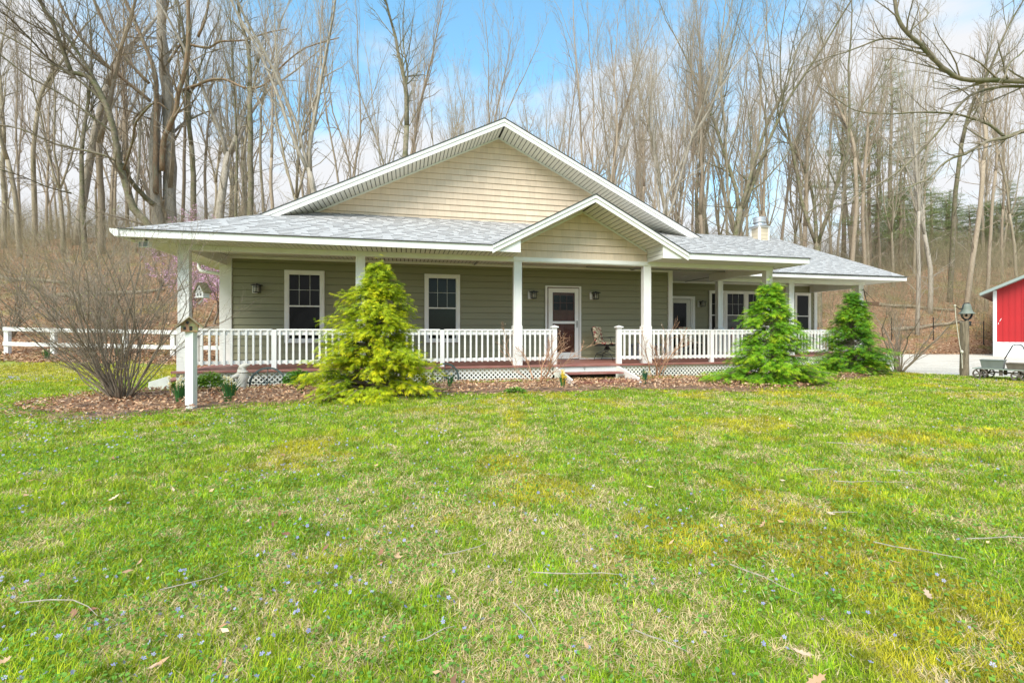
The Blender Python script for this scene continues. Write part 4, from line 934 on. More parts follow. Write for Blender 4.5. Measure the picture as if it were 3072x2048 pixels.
# ------------------------------------------------------------------ garden things
def wheel(px, py, r, t, lean, lab):
    c = px2d(px, py, t); e = empty('wagon_wheel', c, A, lab, 'wheel')
    e.rotation_euler = (lean, 0, A + 0.12)
    nn = 36; b = MB(); ring = [(r * math.cos(2 * math.pi * k / nn), 0, r * math.sin(2 * math.pi * k / nn)) for k in range(nn)]
    for k in range(nn):
        a0, a1 = 2 * math.pi * k / nn, 2 * math.pi * (k + 1) / nn
        p = [(rr * math.cos(a_), yy, rr * math.sin(a_)) for a_ in (a0, a1) for rr, yy in ((r, -0.02), (r, 0.02), (r - 0.034, 0.02), (r - 0.034, -0.02))]
        for q_ in ((0, 1, 5, 4), (1, 2, 6, 5), (2, 3, 7, 6), (3, 0, 4, 7)): b.poly([p[i] for i in q_])
    b.obj('rim', M['teal_iron'], e)
    b = MB()
    for k in range(9): a_ = 2 * math.pi * k / 9 + 0.2; b.tube([(0, 0, 0), ((r - 0.015) * math.cos(a_), 0, (r - 0.015) * math.sin(a_))], 0.009, 5)
    b.obj('spokes', M['teal_iron'], e)
    b = MB(); b.tube([(0, -0.04, 0), (0, 0.04, 0)], 0.03, 12); b.obj('hub', M['teal_iron'], e)
wheel(803, 1150, 0.335, 9.3, -0.25, 'thick rimmed iron wheel leaning on the lattice by the statue')
wheel(1336, 1130, 0.31, 10.15, -0.2, 'thin spoked iron wheel leaning on the lattice behind the daffodils')
g = px2g(722, 1168)
e = empty('garden_statue', g, 0.2, 'weathered white figure of a bonneted goose before the lattice', 'statue')
b = MB(); b.lathe([(0.17, 0), (0.175, 0.02), (0.15, 0.06), (0.135, 0.18), (0.14, 0.26), (0.125, 0.34), (0.10, 0.40), (0.085, 0.42)], (0, 0, 0), 18)
for k in range(len(b.v)):
    x_, y_, z_ = b.v[k]; b.v[k] = (x_ * 0.72 + 0.10 * z_ - (0.02 * math.sin(z_ * 20)), y_ * 0.72, z_)
b.obj('body', M['stone'], e, smooth=True)
b = MB(); b.tube([(0.02, 0, 0.40), (0.03, 0, 0.44), (0.10, -0.01, 0.475), (0.17, -0.02, 0.485)], [0.075, 0.065, 0.045, 0.012], 10); b.obj('head', M['stone'], e, smooth=True)
b = MB(); b.tube([(0.04, -0.02, 0.33), (-0.09, -0.10, 0.25), (-0.13, -0.13, 0.22)], [0.05, 0.04, 0.015], 8); b.lathe([(0.10, 0.335), (0.105, 0.345), (0.08, 0.365)], (0.035, 0, 0), 16); b.obj('wing', M['stone'], e, smooth=True)

def daffodil(px, py, n_, hgt, spread, flowers, lab, t=None, fcol=(0.85, 0.80, 0.52), seed=1, leafc=(0.05, 0.16, 0.04)):
    rg = random.Random(seed); g = px2g(px, py) if t is None else px2d(px, py, t)
    if t is not None: g.z = ghs(g.x, g.y)
    e = empty('daffodil_clump', g, 0, lab, 'plant')
    b = MB()
    for i in range(n_):
        a_ = rg.uniform(0, 6.28); r0 = rg.uniform(0, spread * 0.25); out_ = rg.uniform(0.1, 1) * spread; L_ = hgt * rg.uniform(0.7, 1.1)
        p0 = Vector((math.cos(a_) * r0, math.sin(a_) * r0, 0)); p3 = Vector((math.cos(a_) * out_, math.sin(a_) * out_, L_))
        p1 = p0 + Vector((math.cos(a_) * out_ * 0.15, math.sin(a_) * out_ * 0.15, L_ * 0.4)); p2 = p0.lerp(p3, 0.5) + Vector((0, 0, L_ * 0.22))
        sd_ = Vector((-math.sin(a_), math.cos(a_), 0)).lerp(Vector((1, 0, 0)), 0.5).normalized() * 0.0065; k = rg.uniform(0.75, 1.35); b.col = (leafc[0] * k, leafc[1] * k, leafc[2] * k)
        pts = [p0, p1, p2, p3]; wds = [1, 1.1, 0.9, 0.15]
        for j in range(3): b.poly([pts[j] - sd_ * wds[j], pts[j] + sd_ * wds[j], pts[j + 1] + sd_ * wds[j + 1], pts[j + 1] - sd_ * wds[j + 1]])
    b.obj('leaves', M['foliage'], e, attr=True)
    for i in range(flowers):
        a_ = rg.uniform(0, 6.28); out_ = rg.uniform(0, spread * 0.9); h_ = hgt * rg.uniform(0.75, 1.15)
        c_ = Vector((math.cos(a_) * out_, math.sin(a_) * out_ - 0.03, h_)); b = MB(); b.col = fcol
        for k in range(6):
            t_ = k * math.pi / 3; b.poly([c_, c_ + Vector((math.cos(t_ - 0.35) * 0.026, -0.004, math.sin(t_ - 0.35) * 0.026)), c_ + Vector((math.cos(t_) * 0.042, 0.004, math.sin(t_) * 0.042)), c_ + Vector((math.cos(t_ + 0.35) * 0.026, -0.004, math.sin(t_ + 0.35) * 0.026))])
        b.col = (0.85, 0.55, 0.04); b.lathe([(0.008, 0), (0.016, 0.001)], (c_.x, c_.y - 0.012, c_.z), 8)
        b.tube([c_ - Vector((0, -0.02, 0.16 * hgt / 0.3)), c_ + Vector((0, 0.005, 0))], 0.003, 4); b.obj('bloom', M['petal'], e, attr=True)
daffodil(540, 1206, 60, 0.36, 0.22, 9, 'daffodil clump with pale yellow blooms beside the birdhouse post', seed=1)
daffodil(686, 1205, 80, 0.36, 0.24, 6, 'dense green daffodil clump in front of the goose statue', seed=2)
daffodil(1272, 1166, 34, 0.25, 0.12, 3, 'small daffodil clump at the near edge of the thin wheel', seed=3, fcol=(0.85, 0.65, 0.05))
daffodil(1350, 1166, 40, 0.28, 0.12, 1, 'daffodil clump growing through the thin wheel', seed=4)
daffodil(1688, 1163, 60, 0.30, 0.13, 5, 'daffodil clump with yellow blooms at the foot of the entry steps', seed=5, fcol=(0.9, 0.68, 0.05))
daffodil(1934, 1152, 60, 0.33, 0.12, 3, 'blue green daffodil clump below the budding shrub near the railing', seed=6, leafc=(0.04, 0.15, 0.07))
daffodil(900, 1180, 30, 0.24, 0.2, 0, 'flowerless daffodil leaves beside the yellow shrub', seed=7, leafc=(0.10, 0.20, 0.05))
daffodil(140, 1074, 50, 0.33, 0.22, 2, 'daffodil clump below the second fence post', t=14.4, seed=8)
daffodil(352, 1066, 30, 0.33, 0.18, 0, 'daffodil leaves behind the bare bush at the fence', t=14.6, seed=9)
daffodil(-10, 1050, 30, 0.4, 0.25, 0, 'leafy clump by the first fence post at the picture edge', t=14.0, seed=10)
b = MB(); rg = random.Random(5)
def leafy(px, py, rad, hgt, n_, lab, c1, c2, seed):
    rg = random.Random(seed); g = px2g(px, py); e = empty('leafy_plant', g, 0, lab, 'plant'); b = MB()
    for i in range(n_):
        a_ = rg.uniform(0, 6.28); rr = rad * math.sqrt(rg.random()); hh = hgt * (1 - (rr / rad) ** 2 * 0.6) * rg.uniform(0.5, 1.05)
        c_ = Vector((math.cos(a_) * rr, math.sin(a_) * rr * 0.8, hh)); L_ = rg.uniform(0.04, 0.07); az = a_ + rg.uniform(-1, 1); d1 = Vector((math.cos(az), math.sin(az), rg.uniform(-0.3, 0.5))).normalized() * L_; d2 = Vector((-math.sin(az), math.cos(az), rg.uniform(-0.3, 0.3))) * L_ * 0.3
        k = rg.random(); b.col = tuple(c1[j] * k + c2[j] * (1 - k) for j in range(3)); b.poly([c_ - d1, c_ - d1 * 0.2 + d2, c_ + d1, c_ - d1 * 0.2 - d2])
    b.obj('leaves', M['foliage'], e, attr=True)
    b = MB()
    for i in range(14): a_ = rg.uniform(0, 6.28); b.tube([(0, 0, 0), (math.cos(a_) * rad * 0.6, math.sin(a_) * rad * 0.6, hgt * 0.7)], 0.004, 4)
    b.obj('stems', M['bushstem'], e)
leafy(630, 1172, 0.33, 0.36, 900, 'bright green leafy plant between post and statue', (0.14, 0.34, 0.03), (0.36, 0.50, 0.06), 3)
leafy(893, 1160, 0.30, 0.36, 700, 'green leafy plant tucked against the yellow shrub', (0.08, 0.26, 0.02), (0.16, 0.36, 0.03), 4)
leafy(1545, 1178, 0.22, 0.10, 200, 'low green weed patch in the mulch before the lattice', (0.12, 0.30, 0.03), (0.25, 0.42, 0.06), 6)

# ------------------------------------------------------------------ white fence
FT = [(22, 15.0), (161, 15.0), (377, 14.9), (520, 14.7), (700, 14.6)]
fp = []
for px_, t_ in FT:
    x_ = (px_ - 1536) / FPX * t_; fp.append(Vector((x_, t_, ghs(x_, t_))))
e = empty('white_fence', fp[0], 0, 'two rail white board fence at the foot of the wooded hill', 'fence')
ztop = [0.14 + EYE + 0.02, 0.12 + EYE, 0.08 + EYE, 0.05 + EYE, 0.03 + EYE]
for p_, zt_ in zip(fp[:4], ztop):
    b = MB(fp[0]); b.box(p_.x - 0.07, p_.x + 0.07, p_.y - 0.05, p_.y + 0.07, p_.z - 0.1, zt_); b.obj('fence_post', M['white'], e, bevel=0.008)
for i in range(4):
    for off in (-0.065, -0.545):
        b = MB(fp[0]); p_, q_ = fp[i].copy(), fp[i + 1].copy(); p_.z, q_.z = ztop[i] + off, ztop[i + 1] + off; p_.y -= 0.07; q_.y -= 0.07
        x0_ = p_ - Vector((0.06, 0, 0)) if i == 0 else p_ + Vector((0.002, 0, 0)); b.bar(x0_, q_, 0.03, 0.125); b.obj('rail', M['white'], e)

# ------------------------------------------------------------------ bell post, wagon, barn
g = px2g(2893, 1127)
e = empty('bell_post', g, 0, 'weathered grey wooden post with a cast iron dinner bell', 'bell post')
b = MB(); rg = random.Random(2); nn = 14; rings = []
for k, z_ in enumerate(np.linspace(0, 1.40, 12)):
    rings.append([(0.092 * (1 - 0.06 * z_) * (1 + 0.07 * rg.uniform(-1, 1)) * math.cos(2 * math.pi * j / nn) * 1.0, 0.092 * (1 + 0.07 * rg.uniform(-1, 1)) * math.sin(2 * math.pi * j / nn), z_ + (0.05 * rg.uniform(-1, 0.6) if k == 11 else 0)) for j in range(nn)])
ids = [[b.av(p) for p in r_] for r_ in rings]
for i in range(11):
    for j in range(nn): b.f.append([ids[i][j], ids[i][(j + 1) % nn], ids[i + 1][(j + 1) % nn], ids[i + 1][j]])
b.f.append(ids[-1]); b.obj('post', M['post_wood'], e)
zb_ = 1.40
b = MB(); b.box(-0.0, 0.12, -0.06, 0.06, zb_ - 0.12, zb_ + 0.0); b.box(0.03, 0.09, -0.03, 0.03, zb_ + 0.0, zb_ + 0.06)
b.tube([(0.06 + 0.135 * math.cos(t), 0, zb_ + 0.20 + 0.16 * math.sin(t)) for t in np.linspace(math.pi, 2 * math.pi, 14)], 0.022, 8); b.obj('yoke', M['black'], e, smooth=True)
b = MB(); b.lathe([(0.03, 0.26), (0.07, 0.25), (0.088, 0.20), (0.10, 0.12), (0.12, 0.05), (0.165, 0.01), (0.17, 0.0), (0.15, 0.0)], (0.06, 0, zb_ + 0.19), 28); b.obj('bell', M['iron_green'], e, smooth=True)
b = MB(); b.tube([(0.06, 0, zb_ + 0.42), (0.06, 0, zb_ + 0.20), (0.05, 0, zb_ + 0.16)], 0.012, 6); b.ball((0.05, 0, zb_ + 0.15), 0.03, 8)
b.tube([(0.17, 0, zb_ + 0.30), (0.11, 0, zb_ + 0.47), (0.0, 0, zb_ + 0.46), (-0.05, 0, zb_ + 0.33), (-0.12, 0, zb_ + 0.31)], 0.013, 6); b.tube([(-0.12, 0, zb_ + 0.31), (-0.24, 0, zb_ + 0.40)], 0.010, 6); b.obj('clapper_arm', M['black'], e, smooth=True)
b = MB(); b.tube([(-0.24, 0, zb_ + 0.40), (-0.22, 0, zb_ + 0.10), (-0.15, -0.03, zb_ - 0.6), (-0.125, -0.06, 0.55), (-0.13, -0.08, 0.2)], 0.008, 6); b.ball((-0.13, -0.07, 0.62), 0.035, 8, (1, 0.7, 1.2)); b.ball((-0.24, 0, zb_ + 0.40), 0.025, 6); b.obj('rope', M['rope'], e)

g = px2g(3006, 1138); yw = -1.05
e = empty('garden_wagon', g, yw, 'old flat garden wagon on steel wheels beside the gravel', 'wagon')
b = MB(); b.box(-0.46, 0.50, -0.24, 0.24, 0.235, 0.255); b.obj('wagon_bed', M['wood_green'], e, bevel=0.006)
for sx in (-0.31, 0.33):
    for sy in (-0.27, 0.27):
        b = MB(); n_ = 24; r_ = 0.125
        for k in range(n_):
            a0, a1 = 2 * math.pi * k / n_, 2 * math.pi * (k + 1) / n_
            p = [(rr * math.cos(a_), yy, rr * math.sin(a_)) for a_ in (a0, a1) for rr, yy in ((r_, -0.04), (r_, 0.04), (r_ - 0.014, 0.04), (r_ - 0.014, -0.04))]
            for q_ in ((0, 1, 5, 4), (1, 2, 6, 5), (2, 3, 7, 6), (3, 0, 4, 7)): b.poly([(sx + p[i][0], sy + p[i][1], 0.125 + p[i][2]) for i in q_])
        for k in range(5): a_ = 2 * math.pi * k / 5 + sx; b.bar((sx, sy, 0.125), (sx + 0.115 * math.cos(a_), sy, 0.125 + 0.115 * math.sin(a_)), 0.03, 0.008, (0, 1, 0))
        b.tube([(sx, sy - 0.05, 0.125), (sx, sy + 0.05, 0.125)], 0.022, 8); b.obj('wheel', M['rust'], e)
b = MB(); b.tube([(-0.31, -0.3, 0.125), (-0.31, 0.3, 0.125)], 0.012, 6); b.tube([(0.33, -0.3, 0.125), (0.33, 0.3, 0.125)], 0.012, 6); b.box(-0.33, 0.35, -0.03, 0.03, 0.15, 0.18)
for sx in (-0.31, 0.33, 0.02): b.box(sx - 0.03, sx + 0.03, -0.18, -0.15, 0.10, 0.235); b.box(sx - 0.03, sx + 0.03, 0.15, 0.18, 0.10, 0.235)
b.obj('undercarriage', M['rust'], e)
b = MB(); b.tube([(0.47, -0.20, 0.25), (0.44, -0.20, 0.60), (0.38, -0.20, 0.80), (0.34, -0.16, 0.83), (0.18, 0.16, 0.83), (0.13, 0.20, 0.80), (0.0, 0.22, 0.50), (-0.06, 0.22, 0.25)], 0.011, 8); b.obj('handle', M['black'], e, smooth=True)
def tub(x_, y_, lx, ly, hh, m_, lab, name, rz):
    e2 = empty(name, g + Matrix.Rotation(yw, 3, 'Z') @ Vector((x_, y_, 0.257)), yw + rz, lab, 'tub')
    b = MB(); lo = [(-lx * 0.86, -ly * 0.8, 0), (lx * 0.86, -ly * 0.8, 0), (lx * 0.86, ly * 0.8, 0), (-lx * 0.86, ly * 0.8, 0)]; hi = [(-lx, -ly, hh), (lx, -ly, hh), (lx, ly, hh), (-lx, ly, hh)]; inn = [(p[0] * 0.96, p[1] * 0.94, hh) for p in hi]; il = [(p[0] * 0.95, p[1] * 0.93, 0.02) for p in lo]
    for i in range(4):
        j = (i + 1) % 4; b.poly([lo[i], lo[j], hi[j], hi[i]]); b.poly([hi[i], hi[j], inn[j], inn[i]]); b.poly([inn[i], inn[j], il[j], il[i]])
    b.poly(lo[::-1]); b.poly(il); b.obj('tub_body', m_, e2)
    b = MB(); b.tube([(p[0] * 1.01, p[1] * 1.01, hh) for p in hi] + [(hi[0][0] * 1.01, hi[0][1] * 1.01, hh)], 0.010, 6); b.obj('rim', m_, e2)
tub(-0.15, 0.0, 0.20, 0.17, 0.20, M['tub'], 'pale zinc tub on the near end of the wagon', 'zinc_tub', 0.1)
tub(0.26, 0.02, 0.17, 0.16, 0.14, M['tub_brown'], 'brown shallow tub on the far end of the wagon', 'brown_tub', 0.0)

# barn
bt = 21.3; bx0 = (2979 - 1536) / FPX * bt
e = empty('red_barn', Vector((bx0, bt, 0)), R(-50), 'red metal barn with white base band and grey green roof', 'barn')
ew = EYE + (YH - 874) / FPX * bt; W_ = 10.0; rp = 0.52
b = MB(); b.box(0.0, W_, 0.02, 12, 0.0, 0.66); x_ = 0.0
while x_ < W_: b.box(x_ + 0.28, x_ + 0.31, -0.005, 0.02, 0.0, 0.655); x_ += 0.3
b.obj('base_band', M['white_metal'], e)
b = MB(); b.poly([(0.12, 0.03, 0.66), (W_, 0.03, 0.66), (W_, 0.03, ew), (W_ / 2, 0.03, ew + rp * W_ / 2), (0.12, 0.03, ew + rp * 0.12)])
b.box(0.0, 0.02, 0.03, 12, 0.66, ew); b.box(W_ - 0.02, W_, 0.03, 12, 0.66, ew); b.poly([(0, 12, 0), (W_, 12, 0), (W_, 12, ew), (W_ / 2, 12, ew + rp * W_ / 2), (0, 12, ew)])
x_ = 0.32
while x_ < W_ - 0.2:
    top = ew + rp * min(x_, W_ - x_); b.box(x_, x_ + 0.035, 0.008, 0.028, 0.66, top); x_ += 0.19
b.obj('wall', M['red'], e)
b = MB(); b.box(0.0, 0.12, -0.01, 0.03, 0.66, ew + 0.02); b.box(0.98, 1.06, -0.012, 0.0, 0.66, ew - 0.3); b.box(1.5, 5, -0.012, 0.0, 2.9, 3.0); b.obj('corner_trim', M['white_metal'], e)
b = MB(); b.box(1.06, 4.5, -0.02, 0.005, 0.1, 2.9); b.obj('sliding_door', M['white_metal'], e)
b = MB(); ov = 0.40
b.prism([(-ov, -0.5, ew - rp * ov), (W_ / 2, -0.5, ew + rp * W_ / 2), (W_ / 2, -0.5, ew + rp * W_ / 2 + 0.13), (-ov, -0.5, ew - rp * ov + 0.13)], (0, 13, 0)); b.prism([(W_ + ov, -0.5, ew - rp * ov), (W_ / 2, -0.5, ew + rp * W_ / 2), (W_ / 2, -0.5, ew + rp * W_ / 2 + 0.13), (W_ + ov, -0.5, ew - rp * ov + 0.13)], (0, 13, 0)); b.obj('roof', M['green_roof'], e)
b = MB(); b.prism([(0.20, 0.001, 1.60), (0.22, 0.001, 1.61), (0.28, 0.001, 1.75), (0.25, 0.001, 1.73)], (0, 0.006, 0)); b.prism([(0.16, 0.001, 1.47), (0.175, 0.001, 1.47), (0.19, 0.001, 1.55), (0.17, 0.001, 1.55)], (0, 0.006, 0)); b.obj('paint_scrape', M['white_metal'], e)

# hanging feeder at the far post, and its hook
c = px2d(2613, 911, 16.2)
e = empty('tray_feeder', c, A, 'brown wooden tray feeder hung beside the far porch post', 'feeder')
b = MB(); b.box(-0.24, 0.24, -0.1, 0.1, -0.06, 0.06); b.obj('tray', M['feeder'], e, bevel=0.01)
b = MB(); b.tube([(-0.20, 0, 0.06), (-0.30, 0, 0.45), (-0.33, 0, 0.50), (-0.40, 0, 0.46)], 0.012, 6); b.tube([(0.2, 0, 0.06), (-0.30, 0, 0.45)], 0.006, 5); b.obj('hook', M['black'], e)
for i, (px_, py_, t_, L_, a_, lab) in enumerate([(330, 0, 24, 5, .25, 'fallen grey log on the hillside above the middle fence post'), (90, 0, 27, 6, -.3, 'long fallen log high on the left hillside'), (590, 0, 17.5, 2.2, .5, 'short dark log among leaves seen past the corner post'),
        (2780, 0, 29, 5, .15, 'fallen log on the slope left of the dinner bell'), (2700, 0, 32, 6, -.35, 'slanting fallen trunk beyond the bare bush by the gravel')]):
    x_ = (px_ - 1536) / FPX * t_; o0 = Vector((x_, t_, ghs(x_, t_))); pts_ = []
    for j in range(6):
        xx = x_ + math.cos(a_) * L_ * (j / 5 - .5); yy = t_ + math.sin(a_) * L_ * (j / 5 - .5); pts_.append(Vector((xx, yy, ghs(xx, yy) + .10 + .04 * (j % 2))) - o0)
    b = MB(); b.tube(pts_, [.13, .12, .12, .10, .09, .06], 8); b.tube([pts_[3], pts_[3] + Vector((.3, -.1, .5)), pts_[3] + Vector((.5, -.1, 1.0))], [.05, .03, .01], 5)
    o = b.obj('fallen_log', M['bark'], smooth=True); o.location = o0; tag(o, lab, 'log')
# wire fence climbing the far hillside
wf = [(2550, 880, 26), (2675, 905, 27), (2800, 940, 27), (2951, 985, 26)]
pts = [];
for px_, py_, t_ in wf:
    p_ = px2d(px_, py_, t_); p_.z = ghs(p_.x, p_.y); pts.append(p_)
e = empty('wire_fence', pts[0], 0, 'thin wire fence on steel stakes along the leafy hillside', 'fence')
for p_ in pts: b = MB(pts[0]); b.tube([p_, p_ + Vector((0, 0, 1.35))], 0.025, 6); b.obj('stake', M['black'], e)
for i in range(3):
    for hh in (0.5, 0.9, 1.25):
        b = MB(pts[0]); a_, c_ = pts[i] + Vector((0, 0, hh)), pts[i + 1] + Vector((0, 0, hh)); m_ = (a_ + c_) / 2 - Vector((0, 0, 0.08)); b.tube([a_, m_, c_], 0.008, 4); b.obj('wire', M['rust'], e)
# ------------------------------------------------------------------ trees
def rot_dir(d, ang, az):
    a = Vector((0, 0, 1)) if abs(d.z) < 0.95 else Vector((1, 0, 0))
    x = d.cross(a).normalized(); y = d.cross(x).normalized()
    return (d * math.cos(ang) + (x * math.cos(az) + y * math.sin(az)) * math.sin(ang)).normalized()
def grow(mb, p, d, L, r, lev, rg, nseg, wob, up, taper=0.25):
    pts = [Vector(p)]; dirs = [Vector(d)]; rad = [r]
    for i in range(nseg):
        d = (d + Vector((rg.gauss(0, wob), rg.gauss(0, wob), rg.gauss(0, wob * 0.6) + up))).normalized()
        pts.append(pts[-1] + d * (L / nseg)); dirs.append(d.copy()); rad.append(r * (1 - (1 - taper) * (i + 1) / nseg))
    mb.tube(pts, rad, (9, 6, 4, 3)[min(lev, 3)], cap=lev < 2)
    return pts, dirs, rad
def at_(pts, f):
    k = f * (len(pts) - 1); i = min(int(k), len(pts) - 2); return pts[i].lerp(pts[i + 1], k - i)
def branchlets(mb, pts, dirs, rad, L, n, lev, rg, amin, amax, up=0.05, f0=0.25, rmin=0.008, sub=(5, 4)):
    for i in range(n):
        f = f0 + (1 - f0) * (i + rg.random()) / n; k = min(int(f * (len(pts) - 1)), len(pts) - 2)
        p = at_(pts, f); d = rot_dir(dirs[k + 1], rg.uniform(amin, amax), rg.uniform(0, 6.28))
        l_ = L * rg.uniform(0.5, 1.1) * (1.15 - 0.6 * f); r = max(rad[k] * rg.uniform(0.35, 0.55), rmin)
        q, qd, qr = grow(mb, p, d, l_, r, lev, rg, 4 if lev < 3 else 3, 0.13, up, 0.3)
        if lev < 3: branchlets(mb, q, qd, qr, l_ * 0.5, sub[0], lev + 1, rg, 0.35, 0.9, up, 0.2, rmin * 0.75, (sub[1], 0))
def make_tree(seed, Hh=26.0, r0=0.24, fork=0.42, nl=9, spread=0.5, low=14, forked=False):
    rg = random.Random(seed)
    t = empty('bare_tree', (0, 0, 0))
    b = MB(); fh = Hh * fork
    tp, td, tr = grow(b, (0, 0, -0.4), Vector((rg.uniform(-.03, .03), rg.uniform(-.03, .03), 1)).normalized(), fh, r0, 0, rg, 7, 0.045, 0.06, 0.70)
    # flare at the foot
    b2 = MB()
    leaders = 3 if forked else 1
    tops = []
    for k in range(leaders):
        d = rot_dir(td[-1], (0.26 if forked else 0.02) * rg.uniform(0.6, 1.3), k * 2.1 + rg.random())
        q = grow(b, tp[-1] - td[-1] * (0.5 if forked else 0.05), d, Hh - fh, tr[-1] * (0.70 if forked else 1.02), 0, rg, 12, 0.09, 0.07, 0.08); tops.append(q)
    b.obj('trunk', M['bark'], t, smooth=True)
    for (q, qd, qr) in tops:
        n_ = nl // leaders
        for i in range(n_):
            f = 0.02 + 0.9 * (i + rg.random() * 0.8) / n_; k = min(int(f * (len(q) - 1)), len(q) - 2)
            d = rot_dir(qd[k + 1], rg.uniform(0.35, 0.75) * (spread / 0.5), rg.uniform(0, 6.28)); L_ = (Hh - fh) * rg.uniform(0.32, 0.55) * (1.1 - 0.6 * f)
            a_, ad_, ar = grow(b2, at_(q, f), d, L_, max(qr[k] * rg.uniform(0.28, 0.5), 0.020), 1, rg, 9, 0.15, 0.12, 0.22)
            branchlets(b2, a_, ad_, ar, L_ * 0.40, 12, 2, rg, 0.3, 0.85, 0.07, 0.10, 0.0075, (6, 0))
        branchlets(b2, q, qd, qr, 2.4, 14, 2, rg, 0.4, 1.1, 0.04, 0.1, 0.009, (6, 0))
    for i in range(low):                              # small epicormic shoots on the trunk
        f = rg.uniform(0.3, 1.0); d = rot_dir(td[3], rg.uniform(0.7, 1.4), rg.uniform(0, 6.28))
        a_, ad_, ar = grow(b2, at_(tp, f), d, rg.uniform(1.5, 4.5), 0.03, 2, rg, 4, 0.16, 0.06, 0.3)
        branchlets(b2, a_, ad_, ar, 0.9, 5, 3, rg, 0.4, 0.9, 0.03, 0.2, 0.009)
    b2.obj('crown', M['bark'], t)
    return t
PROTO = [make_tree(1, fork=0.38, nl=12, spread=.42), make_tree(2, fork=0.30, nl=17, forked=True, spread=.42), make_tree(3, fork=0.48, nl=10, low=9, spread=.42), make_tree(4, fork=0.34, nl=16, spread=0.36),
         make_tree(5, fork=0.25, nl=20, spread=0.34, forked=True), make_tree(6, fork=0.55, nl=9, spread=0.55, low=12), make_tree(7, fork=0.31, nl=17, spread=0.40)]
used = set()
BARKS = {'g': 'bark', 't': 'bark_red', 'm': 'bark_moss', 'p': 'bark_pale'}
def plant(pi, px, t, wpx, lean=0.0, bark='g', sz=None, rz=None, label=None, group=None, cat='tree'):
    src = PROTO[pi]
    if pi in used: o = copy_tree(src)
    else: used.add(pi); o = src
    x = (px - 1536) / FPX * t; r = wpx / 2 / FPX * t / math.sqrt(1 + ((px - 1536) / FPX) ** 2); s = r / 0.21
    o.location = (x, t, ghs(x, t) - 0.1); szz = sz if sz else max(0.72, min(1.25, 0.55 + 0.45 * s)) * rr.uniform(0.9, 1.1)
    o.scale = (s, s, szz)
    o.rotation_mode = 'ZYX' if False else 'XYZ'
    o.rotation_euler = (rr.uniform(-.02, .02), lean, rz if rz is not None else rr.uniform(0, 6.28))
    if s < 0.45: o.scale = (0.45, 0.45, szz)
    for c_ in o.children:
        if bark != 'g':
            c_.material_slots[0].link = 'OBJECT'; c_.material_slots[0].material = M[BARKS[bark]]
    tag(o, label, cat, group)
    return o
rr = random.Random(99)
# (pixel column of the trunk near the roof line, distance, trunk width in pixels, lean, bark, prototype)
Z1 = [(12, 35, 24, .02, 'g', 0), (60, 33, 25, -.05, 'g', 3), (103, 36, 24, .0, 'g', 2), (140, 41, 13, .02, 't', 6), (192, 34, 20, .01, 'g', 4), (228, 37, 38, .01, 'p', 2), (256, 33, 24, -.05, 'm', 0), (303, 35, 32, .01, 't', 3), (345, 42, 13, .03, 'g', 6), (385, 40, 15, -.02, 't', 5)]
Z2 = [(548, 41, 15, .0, 'g', 5), (582, 37, 26, .0, 'm', 6), (620, 41, 14, .02, 't', 0), (657, 36, 38, .0, 'p', 1), (700, 40, 11, .0, 'g', 4), (752, 35, 25, .03, 'm', 5), (795, 38, 12, -.02, 'g', 2), (822, 33, 16, .0, 't', 0)]
Z3 = [(880, 28, 20, .0, 'g', 4), (917, 32, 12, .01, 't', 3), (931, 34, 11, .0, 'g', 6), (970, 25, 28, .0, 'p', 1), (1042, 26, 19, .0, 't', 4), (1131, 30, 12, .0, 'g', 1), (1178, 36, 8, .0, 'g', 3), (1221, 24, 26, .015, 'm', 5), (1257, 34, 9, .0, 'g', 6), (1354, 34, 9, -.04, 'g', 3),
      (1413, 29, 12, -.03, 'g', 4), (1433, 27, 15, .0, 't', 1), (1458, 28, 15, .01, 't', 6)]
Z4 = [(1586, 33, 10, .03, 'g', 4), (1640, 36, 8, -.02, 'g', 3), (1694, 32, 12, .0, 'g', 6), (1757, 26, 21, -.02, 't', 4), (1800, 30, 16, .04, 'g', 1), (1850, 33, 12, .05, 'g', 3), (1908, 30, 13, .0, 'g', 6), (1940, 27, 22, .0, 'p', 1), (1999, 28, 22, .01, 'g', 3), (2030, 32, 14, .04, 't', 4), (2080, 34, 12, .03, 'g', 6)]
Z5 = [(2117, 31, 16, .04, 't', 3), (2150, 33, 14, .06, 'g', 4), (2186, 29, 32, .0, 'm', 1), (2225, 30, 22, .07, 'g', 4), (2281, 30, 13, .0, 'g', 5), (2338, 33, 14, .05, 't', 3), (2385, 34, 12, .06, 'g', 4), (2419, 30, 22, .04, 't', 6), (2459, 29, 30, .01, 'm', 4)]
Z6 = [(2510, 38, 10, .05, 'g', 3), (2552, 33, 20, .02, 't', 2), (2597, 34, 18, .0, 't', 0), (2640, 38, 10, .03, 'g', 6), (2680, 36, 12, .05, 'g', 4), (2752, 28, 18, .03, 'p', 0), (2790, 31, 22, .0, 'g', 1), (2848, 33, 22, .0, 'm', 2), (2899, 30, 24, .0, 't', 2), (2958, 31, 12, .08, 'g', 5), (3005, 38, 12, .0, 'g', 6), (3050, 36, 10, .02, 'g', 3)]
ORD = ['first', 'second', 'third', 'fourth', 'fifth', 'sixth', 'seventh', 'eighth', 'ninth', 'tenth', 'eleventh', 'twelfth', 'thirteenth', 'fourteenth']
BW = {'g': 'grey', 't': 'tan', 'm': 'mossy dark', 'p': 'pale'}
